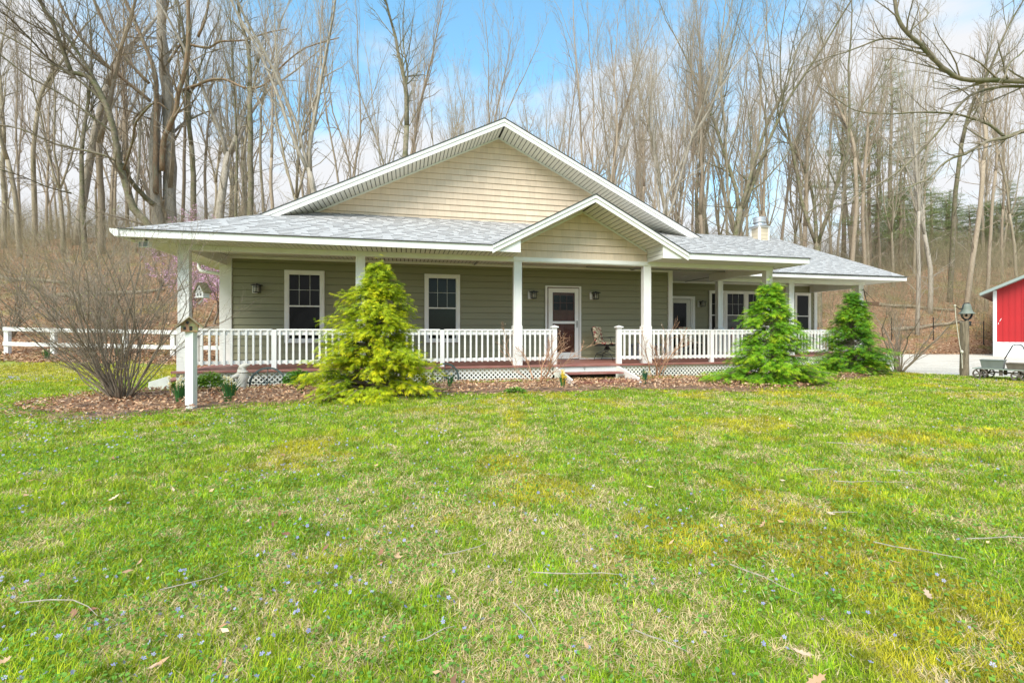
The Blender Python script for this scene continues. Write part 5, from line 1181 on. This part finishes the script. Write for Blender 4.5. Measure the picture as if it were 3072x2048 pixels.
for Z, where, grp in ((Z1, 'on the hillside beyond the white fence', 'trees on the fenced hillside'), (Z2, 'above the corner porch roof', 'trees above the corner porch roof'), (Z3, 'behind the left gable slope', 'trees behind the left gable slope'),
                      (Z4, 'behind the right gable slope', 'trees behind the right gable slope'), (Z5, 'behind the roof with the chimney', 'trees behind the chimney roof'), (Z6, 'between the house and the red barn', 'trees between house and barn')):
    for i, (px, t, wp, ln, bk, pi) in enumerate(Z):
        th = 'thick' if wp >= 24 else ('slim' if wp < 14 else 'medium')
        plant(pi, px, t, wp * .74, ln * .7, bk, label='%s %s bare tree %s, %s from the left' % (th, BW[bk], where, ORD[i]), group=grp)
# farther trees, seen only as a thicket of thin trunks
for i in range(105):
    px = rr.uniform(-250, 3350); t = rr.uniform(42, 68)
    if 750 < px < 1600 and rr.random() < 0.55: continue
    plant(rr.choice([0, 2, 3, 5, 6, 4]), px, t, rr.uniform(7, 11), rr.uniform(-.03, .05), rr.choice('gtg'), sz=rr.uniform(0.75, 1.05), label='thin far tree in the thicket deep in the woods', group='far trees deep in the woods')

for i in range(26):
    px = rr.uniform(-100, 3200); t = rr.uniform(34, 42)
    if 850 < px < 1500 and rr.random() < 0.6: continue
    plant(rr.choice([3, 4, 6, 3, 0]), px, t, rr.uniform(8, 13), rr.uniform(-.02, .05), rr.choice('gtgm'), sz=rr.uniform(0.8, 1.0), label='slim leafless tree standing among the larger trunks of the wood', group='slim trees between the larger trunks')
# the big multi limbed tree and its leaning neighbour, limbs placed where they grow
def C1(x, y): return (x * .4464, y * .4464)
def limb(b, bt_, pts2, t0, t1, r0, r1, rg, n, L, n_sides=8, up=0.05, twr=0.01, amin=0.3, amax=0.8):
    m_ = len(pts2); P3 = [px2d(p[0], p[1], t0 + (t1 - t0) * i / (m_ - 1)) for i, p in enumerate(pts2)]
    Q = []; 
    for i in range(m_ - 1):
        for k in range(3):
            f = k / 3; p0 = P3[max(i - 1, 0)]; p1 = P3[i]; p2 = P3[i + 1]; p3 = P3[min(i + 2, m_ - 1)]
            Q.append(0.5 * ((2 * p1) + (p2 - p0) * f + (2 * p0 - 5 * p1 + 4 * p2 - p3) * f * f + (3 * p1 - p0 - 3 * p2 + p3) * f ** 3))
    Q.append(P3[-1]); nq = len(Q)
    for i in range(1, nq - 1): Q[i] = Q[i] + Vector((rg.uniform(-1, 1), rg.uniform(-1, 1), rg.uniform(-1, 1))) * r0 * 0.12
    rad = [(r0 + (r1 - r0) * (i / (nq - 1)) ** 0.85) * rg.uniform(0.93, 1.07) for i in range(nq)]
    b.tube(Q, rad, n_sides)
    D = [(Q[min(i + 1, nq - 1)] - Q[max(i - 1, 0)]).normalized() for i in range(nq)]
    if n: branchlets(bt_, Q, D, rad, L, n, 2, rg, amin, amax, up, 0.12, twr, (6, 4))
rg = random.Random(31)
base = px2d(486, 700, 37.0); base.z = ghs(base.x, base.y) - 0.2
e = empty('great_bare_tree', base, 0, 'massive old bare tree with brown spreading limbs above the porch roof corner', 'tree')
b = MB(base); bt_ = MB(base); bl = MB(base)
gy_ = YH - (base.z - EYE) / 37.0 * FPX
limb(b, bt_, [(478, gy_), C1(1060, 1510), C1(1045, 1250), C1(1040, 1000), C1(1045, 780), C1(1060, 640)], 37.0, 37.0, .50, .26, rg, 5, 3.0, 12)
limb(b, bt_, [(506, gy_), C1(1140, 1510), C1(1140, 1200), C1(1135, 950), C1(1120, 600), C1(1090, 250), C1(1085, 0), C1(1080, -300)], 37.8, 37.8, .56, .27, rg, 12, 5, 12)
b.obj('trunk', M['bark_pale'], e, smooth=True)
for pts2, r0, r1, n, L in (([C1(1090, 1150), C1(1100, 950), C1(1150, 830), C1(1185, 740), C1(1195, 640), C1(1240, 480), C1(1265, 250), C1(1265, 0), C1(1270, -250)], .17, .10, 12, 2.0),
                           ([C1(1050, 1300), C1(1045, 1000), C1(1050, 700), C1(1045, 500), C1(950, 250), C1(840, 0), C1(760, -200)], .17, .09, 12, 2.2),
                           ([C1(1210, 615), C1(1330, 570), C1(1430, 535), C1(1530, 540), C1(1640, 590), C1(1770, 575), C1(1900, 440), C1(2050, 325), C1(2280, 255)], .11, .03, 16, 1.6),
                           ([C1(1270, 300), C1(1400, 322), C1(1480, 280), C1(1650, 270), C1(1800, 220), C1(1930, 195)], .09, .03, 12, 1.4),
                           ([C1(1130, 420), C1(1190, 330), C1(1230, 280)], .09, .05, 3, .6),
                           ([C1(1010, 800), C1(900, 760), C1(740, 700)], .07, .02, 6, 1.0),
                           ([C1(1010, 680), C1(850, 550), C1(700, 420), C1(560, 280), C1(430, 80), C1(350, -100)], .13, .06, 14, 2.2),
                           ([C1(1000, 560), C1(880, 430), C1(750, 250), C1(640, 30), C1(590, -150)], .12, .06, 12, 2.2),
                           ([C1(1330, 250), C1(1380, 130), C1(1410, -60)], .09, .06, 4, 1.2),
                           ([C1(1130, 740), C1(1040, 690), C1(900, 800), C1(915, 900), C1(880, 980), C1(830, 1080)], .05, .07, 8, 1.0)):
    limb(bl, bt_, pts2, 36.6, 35 + rg.uniform(-2, 2), r0 * 1.15, r1 * 1.2, rg, int(n * 1.3), L * 1.9, 8, twr=.014)
bl.obj('limbs', M['bark_brown'], e, smooth=True); bt_.obj('crown', M['twig'], e)
base = px2d(446, 700, 34.5); base.z = ghs(base.x, base.y) - 0.2; gy_ = YH - (base.z - EYE) / 34.5 * FPX
e = empty('leaning_bare_tree', base, 0, 'greenish bare tree leaning away with long sweeping branches beside the massive tree', 'tree')
b = MB(base); bt_ = MB(base); bl = MB(base)
limb(b, bt_, [(470, gy_), C1(1000, 1520), C1(900, 1400), C1(835, 1200), C1(795, 1080), C1(775, 940), C1(720, 720), C1(610, 530), C1(480, 490)], 34.5, 32.5, .28, .16, rg, 9, 3.2, 10)
limb(b, bt_, [C1(480, 490), C1(420, 330), C1(350, 150), C1(270, 10), C1(230, -150)], 32.5, 30.5, .15, .08, rg, 18, 3.5, 8)
limb(b, bt_, [C1(1040, 1380), C1(950, 1300), C1(870, 1200), C1(830, 1100)], 36.3, 33.8, .20, .15, rg, 2, 2.0, 8)
b.obj('trunk', M['bark_moss'], e, smooth=True)
for pts2, r0, r1, n, L in (([C1(790, 1085), C1(700, 1045), C1(560, 1010), C1(400, 975), C1(280, 930), C1(130, 865), C1(-40, 835)], .085, .035, 16, 1.4),
                           ([C1(725, 740), C1(650, 640), C1(500, 520), C1(300, 400), C1(130, 290), C1(-60, 190)], .09, .04, 16, 1.6),
                           ([C1(500, 500), C1(350, 420), C1(200, 260), C1(60, 120), C1(-60, 40)], .07, .03, 16, 1.6),
                           ([C1(700, 670), C1(600, 470), C1(460, 260), C1(300, 60), C1(200, -100)], .10, .05, 16, 1.8),
                           ([C1(770, 900), C1(640, 800), C1(420, 640), C1(200, 520), C1(0, 370), C1(-80, 330)], .07, .03, 16, 1.6),
                           ([C1(480, 1300), C1(300, 1250), C1(150, 1185), C1(-40, 1130)], .05, .025, 10, 1.2),
                           ([C1(640, 560), C1(500, 380), C1(330, 230), C1(120, 110), C1(-60, -40)], .07, .03, 16, 1.7),
                           ([C1(830, 1140), C1(890, 960), C1(915, 820), C1(1020, 700)], .07, .05, 5, .8)):
    limb(bl, bt_, pts2, 33.4, 29.5 + rg.uniform(-2, 2), r0 * 1.15, r1 * 1.15, rg, int(n * 1.6), L * 2.0, 7, twr=.012)
bl.obj('limbs', M['bark_moss'], e, smooth=True); bt_.obj('crown', M['twig'], e)
# the mossy tree whose boughs reach in from beyond the right edge
def C3(x, y): return (2048 + x * .4464, y * .4464)
tb = 8.6; base = px2d(3560, 900, tb); base.z = 0
e = empty('mossy_bough_tree', base, 0, 'bare tree standing past the wagon whose mossy boughs hang over the barn', 'tree')
b = MB(base); bt_ = MB(base); bl = MB(base); rg = random.Random(8)
b.tube([base - Vector((0, 0, .2)), base + Vector((-.05, 0, 1.5)), base + Vector((0, .1, 4)), base + Vector((.2, .1, 8)), base + Vector((.1, 0, 13))], [.36, .28, .25, .2, .1], 12)
b.obj('trunk', M['bark_moss'], e, smooth=True)
ex = (3560, 560)
for pts2, r0, r1, n, L in (([(3560, 330), C3(2750, 590), C3(2294, 550), C3(2100, 540), C3(1880, 535), C3(1780, 480), C3(1680, 390), C3(1600, 300), C3(1510, 225), C3(1445, 110), C3(1420, -60)], .075, .035, 26, 1.3),
                           ([(3560, 300), C3(2800, 600), C3(2294, 582), C3(2100, 590), C3(1930, 645), C3(1800, 780), C3(1680, 930), C3(1520, 1090), C3(1380, 1200), C3(1180, 1310), C3(960, 1430)], .055, .012, 30, 1.0),
                           ([(3560, 420), C3(2750, 750), C3(2294, 880), C3(2180, 925), C3(2050, 950), C3(1900, 1035), C3(1780, 1080), C3(1650, 1200), C3(1560, 1240), C3(1400, 1330)], .075, .010, 24, 0.9),
                           ([C3(2160, 915), C3(2080, 850), C3(2000, 815), C3(1830, 765), C3(1600, 755), C3(1400, 765), C3(1200, 752), C3(1080, 700), C3(900, 570)], .040, .008, 26, 0.9),
                           ([C3(1510, 265), C3(1350, 262), C3(1230, 300), C3(1100, 350), C3(980, 385), C3(860, 430), C3(720, 490)], .030, .008, 20, 1.0),
                           ([C3(2050, 950), C3(1950, 890), C3(1880, 840)], .025, .010, 5, .5),
                           ([C3(1520, 215), C3(1620, 130), C3(1650, 90), C3(1630, 60)], .022, .010, 5, .5),
                           ([C3(1840, 500), C3(1750, 380), C3(1660, 270), C3(1560, 180)], .014, .006, 8, .7),
                           ([C3(1920, 640), C3(1850, 590), C3(1680, 545)], .016, .006, 8, .6),
                           ([C3(2400, 120), C3(2294, 340), C3(2200, 420), C3(2160, 540)], .012, .02, 8, .8),
                           ([C3(2380, -100), C3(2230, 0), C3(2070, 115)], .012, .008, 0, .5),
                           ([C3(2020, 610), C3(1990, 740), C3(1970, 840)], .012, .005, 6, .5),
                           ([C3(1370, 770), C3(1340, 600), C3(1330, 540)], .010, .004, 5, .5)):
    limb(bl, bt_, pts2, tb, tb - .2 + rg.uniform(-.4, .6), r0 * .66, r1 * .75, rg, n, L, 8, up=0.02, twr=0.0028)
bl.obj('limbs', M['bark_moss'], e, smooth=True); bt_.obj('crown', M['twig'], e)

# pines ------------------------------------------------------------------------
def make_pine(seed, Hh=17, bare=0.35, wide=3.0, dens=1.0):
    rg = random.Random(seed); t = empty('pine_tree', (0, 0, 0)); b = MB()
    b.tube([(0, 0, -0.3), (0.1, 0, Hh * .4), (0, .1, Hh * .75), (0.05, 0, Hh)], [.2, .15, .09, .02], 8); b.obj('trunk', M['bark_red'], t, smooth=True)
    P_, D_, b2 = [], [], MB(); z_ = Hh * bare
    while z_ < Hh - .3:
        f = (z_ / Hh - bare) / (1 - bare); L_ = wide * (1 - f) ** 0.75 * rg.uniform(.5, 1.1) + .3
        for k in range(int(5 * dens)):
            az = rg.uniform(0, 6.28); d = Vector((math.cos(az), math.sin(az), rg.uniform(-.15, .3))).normalized(); l_ = L_ * rg.uniform(.5, 1.1)
            q = [Vector((0, 0, z_)), Vector((0, 0, z_)) + d * l_ * .6, Vector((0, 0, z_ + .05 * l_)) + d * l_]; b2.tube(q, [.03, .02, .008], 4, cap=False)
            for m_ in range(int(9 * l_ * dens)):
                g_ = rg.uniform(.35, 1.05); P_.append(Vector((0, 0, z_)) + d * l_ * g_ + Vector((rg.gauss(0, .22), rg.gauss(0, .22), rg.gauss(0, .09))))
        z_ += rg.uniform(.35, .7)
    b2.obj('branches', M['twig'], t)
    n = len(P_) * 7; r_ = np.random.default_rng(seed); pos = np.repeat(np.array([list(p) for p in P_]), 7, 0) + r_.normal(0, .07, (n, 3)) * np.array([1, 1, .5])
    tv = [(-.03, 0, 0), (.03, 0, 0), (.012, 1, .1), (-.012, 1, .1)]; tf = np.array([(0, 1, 2), (0, 2, 3)])
    k = r_.random((n, 1)); C = np.array([.18, .24, .08]) * k + np.array([.38, .44, .18]) * (1 - k)
    scatter('crown', np.array(tv) * np.array([[1.6, 1, 1]]), tf, pos, r_.uniform(0, 6.28, n), r_.uniform(-.2, .9, n), r_.uniform(-.5, .5, n), r_.uniform(.15, .32, n), C, M['needles'], parent=t)
    return t
PN = [make_pine(1), make_pine(2, 14, .25, 2.6), make_pine(3, 19, .5, 3.2, .9), make_pine(4, 17, .15, 3.0, 1.15)]
pu = set()
for i, (px, t, s, k, lab) in enumerate([(2530, 42, 1.0, 0, 'sparse green pine nearest the chimney'), (2610, 38, .95, 1, 'green pine low behind the far end of the house roof'), (2672, 44, 1.1, 2, 'taller green pine past the house roof end'), (2700, 40, .8, 1, 'short green pine over the roof tip'),
                                        (2760, 40, .8, 0, 'sparse pine behind the white streaked trunk')]):
    if k in pu: o = copy_tree(PN[k])
    else: pu.add(k); o = PN[k]
    x = (px - 1536) / FPX * t; o.location = (x, t, ghs(x, t)); o.scale = (s, s, s); o.rotation_euler.z = i * 1.7; tag(o, lab, 'pine tree', 'pines behind the house end')
for i in range(26):
    px = 2640 + i * 24 + rr.uniform(-15, 15); t = rr.uniform(46, 66); k = 3; o = copy_tree(PN[k]) if i else PN[3]; x = (px - 1536) / FPX * t
    s = (0.245 * t) / (17 + 2) * rr.uniform(.75, 1.0); o.location = (x, t, ghs(x, t) - 1); o.scale = (s * 2.0, s * 2.0, s); o.rotation_euler.z = rr.uniform(0, 6); tag(o, 'dense far pine in the green belt behind the barn', 'pine tree', 'far pines behind the barn')

# undergrowth of thin saplings on the hillsides ------------------------------------
def saplings(name, n0, label, fx, seed, hmin=1.2, hmax=4.5, rbase=.012):
    r_ = np.random.default_rng(seed); x, y = fx(r_, n0); z = gh(x, y); ok = (litter_mask(x, y) > .5); x, y, z = x[ok], y[ok], z[ok]; n = len(x)
    VV, FF, CC = [], [], []; base_i = 0
    def seg(p0, p1, r0, r1, c):
        nonlocal base_i
        d_ = p1 - p0; a = np.stack([-d_[:, 1], d_[:, 0], np.zeros(len(d_))], 1); a = a / (np.linalg.norm(a, axis=1, keepdims=True) + 1e-6); a2 = np.cross(d_, a); a2 = a2 / (np.linalg.norm(a2, axis=1, keepdims=True) + 1e-6)
        ring = []
        for P__, r__ in ((p0, r0), (p1, r1)):
            for k in range(3): t_ = 2 * math.pi * k / 3; ring.append(P__ + (a * math.cos(t_) + a2 * math.sin(t_)) * r__[:, None])
        V_ = np.stack(ring, 1); m = len(p0); id_ = np.arange(m)[:, None] * 6 + base_i
        for k in range(3): FF.append(np.concatenate([id_ + k, id_ + (k + 1) % 3, id_ + 3 + (k + 1) % 3, id_ + 3 + k], 1))
        VV.append(V_.reshape(-1, 3)); CC.append(np.repeat(c, 6, 0)); base_i += 6 * m
    for s_ in range(3):
        hh = r_.uniform(hmin, hmax, n); dr_ = np.stack([r_.normal(0, .22, n), r_.normal(0, .22, n), np.ones(n)], 1); p = np.stack([x + r_.normal(0, .08, n), y + r_.normal(0, .08, n), z - .05], 1)
        c = np.array([[.31, .235, .16]]) * r_.uniform(.55, 1.45, (n, 1)) + np.array([[0, .05, .0]]) * r_.random((n, 1)); rad = rbase * r_.uniform(.6, 1.5, n) * (hh / 3) ** .5
        for k in range(4):
            q = p + dr_ * (hh / 4)[:, None]; r1 = rad * .78; seg(p, q, rad, r1, c)
            for j in range(2):
                d2 = dr_ + r_.normal(0, .75, (n, 3)); d2[:, 2] = np.abs(d2[:, 2]) * .7; L2 = (hh * r_.uniform(.12, .3, n))[:, None]; m1 = q + d2 * L2 * .5
                seg(q, m1, rad * .5, rad * .38, c); d3 = d2 + r_.normal(0, .5, (n, 3)); seg(m1, m1 + d3 * L2 * .6, rad * .38, rad * .2, c)
                d4 = d2 + r_.normal(0, .7, (n, 3)); seg(m1, m1 + d4 * L2 * .5, rad * .34, rad * .18, c)
            dr_ = dr_ + r_.normal(0, .14, (n, 3)); dr_[:, 2] = np.abs(dr_[:, 2]); p, rad = q, r1
    o = mesh_np(name, np.concatenate(VV), np.concatenate(FF), np.concatenate(CC), M['brush']); return tag(o, label, 'undergrowth', kind='stuff')
def fxl(r_, n): y = 18 + 30 * r_.random(n) ** 0.6; return -(3.5 + r_.random(n) * (y * 1.25 - 3.5)), y
def fxr(r_, n): y = 26 + 26 * r_.random(n) ** .7; return 12 + r_.random(n) * (y * 1.2 - 10), y
saplings('undergrowth_hillside', 2300, 'haze of thin leafless saplings on the hill beyond the fence', fxl, 4, 0.8, 3.4, .008)
saplings('undergrowth_drive', 1900, 'thin leafless saplings on the slope beyond the gravel drive', fxr, 5, .8, 3.6, .009)

# bare bushes ------------------------------------------------------------------------
def bush(name, px, py, n, Ls, tilt, r0, lab, m, seed, bias=(0, 0), buds=None, t=None, up=.03, sub=(7, 4), nb=7, budn=0, cat='bush', twr=.0026):
    rg = random.Random(seed); g = px2g(px, py) if t is None else px2d(px, py, t)
    if t is not None: g.z = ghs(g.x, g.y)
    e = empty(name, g, 0, lab, cat); b = MB(); b2 = MB(); tips = []
    for i in range(n):
        az = rg.uniform(0, 6.28); tl = tilt * math.sqrt(rg.uniform(.02, 1)); d = Vector((math.sin(tl) * math.cos(az) + bias[0] * rg.random(), math.sin(tl) * math.sin(az) * .8 + bias[1], math.cos(tl))).normalized(); L_ = Ls * rg.uniform(.65, 1.1)
        p, pd, pr = grow(b, (math.cos(az) * .12 * rg.random(), math.sin(az) * .12 * rg.random(), -.03), d, L_, r0 * rg.uniform(.5, 1.25), 1, rg, 11, .15, up, .22)
        branchlets(b2, p, pd, pr, L_ * .38, nb, 2, rg, .25, .8, .04, .2, twr, sub); tips.append((p, pd))
    b.obj('stems', M[m], e, smooth=True)
    nv = len(b2.v); b2.obj('twigs', M[m], e)
    if budn:
        b3 = MB()
        for i in range(budn):
            v_ = Vector(b2.v[rg.randrange(nv)]); a_ = rg.uniform(0, 6.28); L_ = rg.uniform(.012, .028); d1 = Vector((math.cos(a_) * .4, math.sin(a_) * .4, 1)).normalized() * L_; d2 = Vector((-math.sin(a_), math.cos(a_), 0)) * L_ * .35
            k = rg.uniform(.7, 1.2); c_ = buds; b3.col = (c_[0] * k, c_[1] * k, c_[2] * k); b3.poly([v_, v_ + d1 * .5 + d2, v_ + d1, v_ + d1 * .5 - d2])
        b3.obj('buds', M['foliage'], e, attr=True)
    return e
bush('bare_bush', 366, 1203, 70, 2.95, .66, .0125, 'large bare many stemmed bush in the mulch beside the birdhouse post', 'bushstem', 3, bias=(-.28, 0), buds=(.45, .45, .16), budn=420, sub=(7, 3), nb=10)
bush('budding_shrub', 1612, 1148, 7, 1.35, .75, .017, 'small orange brown shrub with curled dead leaves before the porch post', 'redstem', 5, buds=(.62, .48, .36), budn=190, up=.02, sub=(5, 0), nb=12, twr=.0045)
bush('budding_shrub', 1968, 1132, 8, 1.40, .80, .017, 'orange brown budding shrub between the steps and side porch', 'redstem', 6, buds=(.62, .52, .40), budn=200, up=.02, sub=(5, 0), nb=12, twr=.0045)
bush('bare_bush', 2697, 1117, 16, 2.0, .62, .022, 'bare dark stemmed bush where the gravel meets the lawn', 'bushstem', 9, bias=(.30, 0), sub=(5, 3), nb=7)
bush('bare_bush', 30, 960, 26, 3.4, .6, .02, 'tangled bare bush behind the fence at the picture edge', 'bushstem', 12, t=17.5, buds=(.5, .5, .12), budn=700, sub=(5, 3))
bush('bare_bush', 300, 960, 24, 3.2, .6, .018, 'tangled bare bush behind the fence above the many stemmed bush', 'bushstem', 13, t=18.5, buds=(.5, .5, .16), budn=300, sub=(5, 3))
bush('bare_bush', 160, 960, 24, 3.0, .6, .018, 'tangled bare bush with yellow green buds behind the second fence post', 'bushstem', 14, t=20, buds=(.5, .52, .14), budn=900, sub=(5, 3))
# redbuds
def redbud(px, t, Hh, lab, seed, nfl):
    rg = random.Random(seed); x = (px - 1536) / FPX * t; g = Vector((x, t, ghs(x, t))); e = empty('redbud_tree', g, 0, lab, 'tree', 'pink redbuds'); b = MB(); b2 = MB(); anchors = []
    p, pd, pr = grow(b, (0, 0, -.1), Vector((.1, 0, 1)).normalized(), Hh * .35, .06, 1, rg, 4, .1, .03, .7)
    for i in range(9):
        d = rot_dir(pd[-1], rg.uniform(.3, 1.0), rg.uniform(0, 6.28)); q = grow(b2, at_(p, rg.uniform(.5, 1)), d, Hh * rg.uniform(.5, .8), .03, 1, rg, 6, .13, .04, .2)
        branchlets(b2, q[0], q[1], q[2], Hh * .28, 8, 2, rg, .4, .9, .02, .15, .006, (5, 0))
    b.obj('trunk', M['bushstem'], e); nv = len(b2.v); vs = np.array(b2.v); b2.obj('branches', M['bushstem'], e)
    r_ = np.random.default_rng(seed); ii = r_.integers(0, nv, nfl); pos = vs[ii] + r_.normal(0, .035, (nfl, 3)); k = r_.random((nfl, 1)); C = np.array([.60, .30, .46]) * k + np.array([.78, .54, .66]) * (1 - k)
    scatter('blossom', [(0, 0, 0), (.5, .3, .1), (0, 1, .3), (-.5, .3, .1)], np.array([(0, 1, 2), (0, 2, 3)]), pos, r_.uniform(0, 6.28, nfl), r_.uniform(-1, 1, nfl), r_.uniform(-1, 1, nfl), r_.uniform(.035, .065, nfl), C, M['blossom'], parent=e)
redbud(565, 19, 3.6, 'pink blossoming redbud seen past the corner porch post', 1, 4200)
redbud(640, 18.5, 3.0, 'pink redbud filling the gap between corner post and siding', 2, 3600)
redbud(470, 23, 3.6, 'thin pink redbud on the hill over the fence', 3, 1500)
redbud(600, 25, 4.5, 'higher pink redbud under the porch eave', 4, 3000)

# evergreen shrubs -------------------------------------------------------------------
def cypress(px, py, Hh, rad, lab, seed, c_tip, c_mid, c_in, nb=330, lean=0, lop=None, pw=.85):
    r_ = np.random.default_rng(seed); rg = random.Random(seed); g = px2g(px, py); g = g + Vector((0, rad * .55, 0)); e = empty('evergreen_shrub', g, 0, lab, 'shrub', None)
    b = MB(); b.tube([(0, 0, -.05), (lean * .4, 0, Hh * .5), (lean, 0, Hh * .93)], [.05, .035, .008], 7); 
    P_, DR, SZ, K = [], [], [], []
    ph = [rg.uniform(0, 6.28) for _ in range(6)]
    for i in range(nb):
        f = rg.random() ** 1.15; z_ = Hh * (.03 + .95 * f); az = rg.uniform(0, 6.28)
        lob = 1 + .22 * math.sin(3 * az + ph[0] + 6 * f) + .20 * math.sin(21 * f + ph[1] + 2 * az) + rg.gauss(0, .18)
        R_ = rad * ((1 - f) ** pw * .97 + .03) * lob
        if lop: R_ += lop(az, f)
        R_ = max(R_, .08); rise = rg.uniform(.15, .5) * R_ * .5
        q0 = Vector((lean * f, 0, z_ - rise * .6)); d = Vector((math.cos(az), math.sin(az), 0)); q1 = q0 + d * R_ * .6 + Vector((0, 0, rise)); q2 = q0 + d * R_ + Vector((0, 0, rise * .75 - .04))
        if q2.z < .05: q2.z = .05 + rg.random() * .05
        b.tube([q0, q1, q2], [.010, .006, .003], 3, cap=False)
        for j in range(int(10 + 26 * R_)):
            s_ = rg.uniform(.30, 1.0) ** .7; p = q0.lerp(q1, s_ / .6) if s_ < .6 else q1.lerp(q2, (s_ - .6) / .4)
            P_.append(p + Vector((rg.gauss(0, .05), rg.gauss(0, .05), rg.gauss(0, .03)))); DR.append(az + rg.gauss(0, .75)); SZ.append(rg.uniform(.075, .14)); K.append(s_)
    for i in range(26):
        f_ = rg.uniform(.45, 1.0); az = rg.uniform(0, 6.28); L_ = rg.uniform(.12, .34); r_0 = rad * (1 - f_) ** pw * .85; p = Vector((lean * f_ + math.cos(az) * r_0, math.sin(az) * r_0, Hh * f_ * .97))
        for j in range(7):
            s_ = j / 6; P_.append(p + Vector((math.cos(az) * L_ * s_ * .8, math.sin(az) * L_ * s_ * .8, L_ * (1.1 * s_ - .9 * s_ * s_)))); DR.append(az + rg.gauss(0, .4)); SZ.append(rg.uniform(.05, .10)); K.append(.9)
    for j in range(16): P_.append(Vector((lean + rg.gauss(0, .02), rg.gauss(0, .02), Hh * (.90 + .011 * j)))); DR.append(rg.uniform(0, 6.28)); SZ.append(rg.uniform(.05, .11)); K.append(.9)
    b.obj('branches', M['bushstem'], e)
    P_ = np.array([list(p) for p in P_]); n = len(P_); DR = np.array(DR); SZ = np.array(SZ); K = np.array(K)
    # a spray: drooping flat fan of threads
    tv, tf, tw = [], [], []
    def thread(p, q, w_, k0, k1):
        d_ = Vector(q) - Vector(p); s_ = Vector((-d_.y, d_.x, 0)); s_ = s_.normalized() * w_ if s_.length > 1e-6 else Vector((w_, 0, 0)); m_ = Vector(p).lerp(Vector(q), .55) + Vector((0, 0, .03)); i = len(tv)
        tv.extend([list(Vector(p) - s_ * .5), list(Vector(p) + s_ * .5), list(m_ + s_), list(m_ - s_), list(q)]); tw.extend([k0, k0, (k0 + k1) / 2, (k0 + k1) / 2, k1]); tf.extend([(i, i + 1, i + 2), (i, i + 2, i + 3), (i + 3, i + 2, i + 4)])
    thread((0, 0, 0), (0, 1.0, -.30), .030, 0, 1)
    for k in range(5):
        y_ = .12 + .17 * k; z_ = .02 - .1 * y_
        for sg in (-1, 1): thread((0, y_, z_), (sg * (.42 - .05 * k), y_ + .34, z_ - .22 - .04 * k), .027, .2 + .1 * k, .85 + .03 * k)
    tw = np.array(tw)
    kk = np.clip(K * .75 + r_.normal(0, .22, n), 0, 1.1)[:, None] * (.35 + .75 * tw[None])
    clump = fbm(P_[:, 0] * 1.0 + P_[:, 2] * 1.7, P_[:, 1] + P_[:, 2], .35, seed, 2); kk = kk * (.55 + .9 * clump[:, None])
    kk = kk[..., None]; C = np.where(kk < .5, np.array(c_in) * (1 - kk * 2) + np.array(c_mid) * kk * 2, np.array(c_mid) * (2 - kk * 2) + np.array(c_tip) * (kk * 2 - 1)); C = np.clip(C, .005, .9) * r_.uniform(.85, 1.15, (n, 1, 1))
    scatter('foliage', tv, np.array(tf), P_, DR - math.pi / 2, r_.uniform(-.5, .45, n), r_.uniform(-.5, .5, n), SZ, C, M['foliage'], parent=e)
    return e
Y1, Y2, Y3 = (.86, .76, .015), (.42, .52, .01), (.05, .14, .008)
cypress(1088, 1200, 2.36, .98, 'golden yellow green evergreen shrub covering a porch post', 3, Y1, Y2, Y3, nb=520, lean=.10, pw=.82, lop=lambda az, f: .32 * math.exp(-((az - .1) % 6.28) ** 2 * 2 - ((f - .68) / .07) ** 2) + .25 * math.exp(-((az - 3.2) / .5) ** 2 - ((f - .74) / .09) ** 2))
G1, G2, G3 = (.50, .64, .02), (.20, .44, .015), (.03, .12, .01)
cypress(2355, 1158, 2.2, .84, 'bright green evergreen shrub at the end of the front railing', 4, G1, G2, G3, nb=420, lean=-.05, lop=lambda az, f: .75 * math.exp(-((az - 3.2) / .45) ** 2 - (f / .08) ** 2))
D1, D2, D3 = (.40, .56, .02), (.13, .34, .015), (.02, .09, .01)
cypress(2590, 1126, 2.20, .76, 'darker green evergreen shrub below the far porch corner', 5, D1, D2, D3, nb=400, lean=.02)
for o in bpy.data.objects:
    if o.name.startswith('evergreen_shrub'): o['group'] = 'evergreen shrubs along the porch'
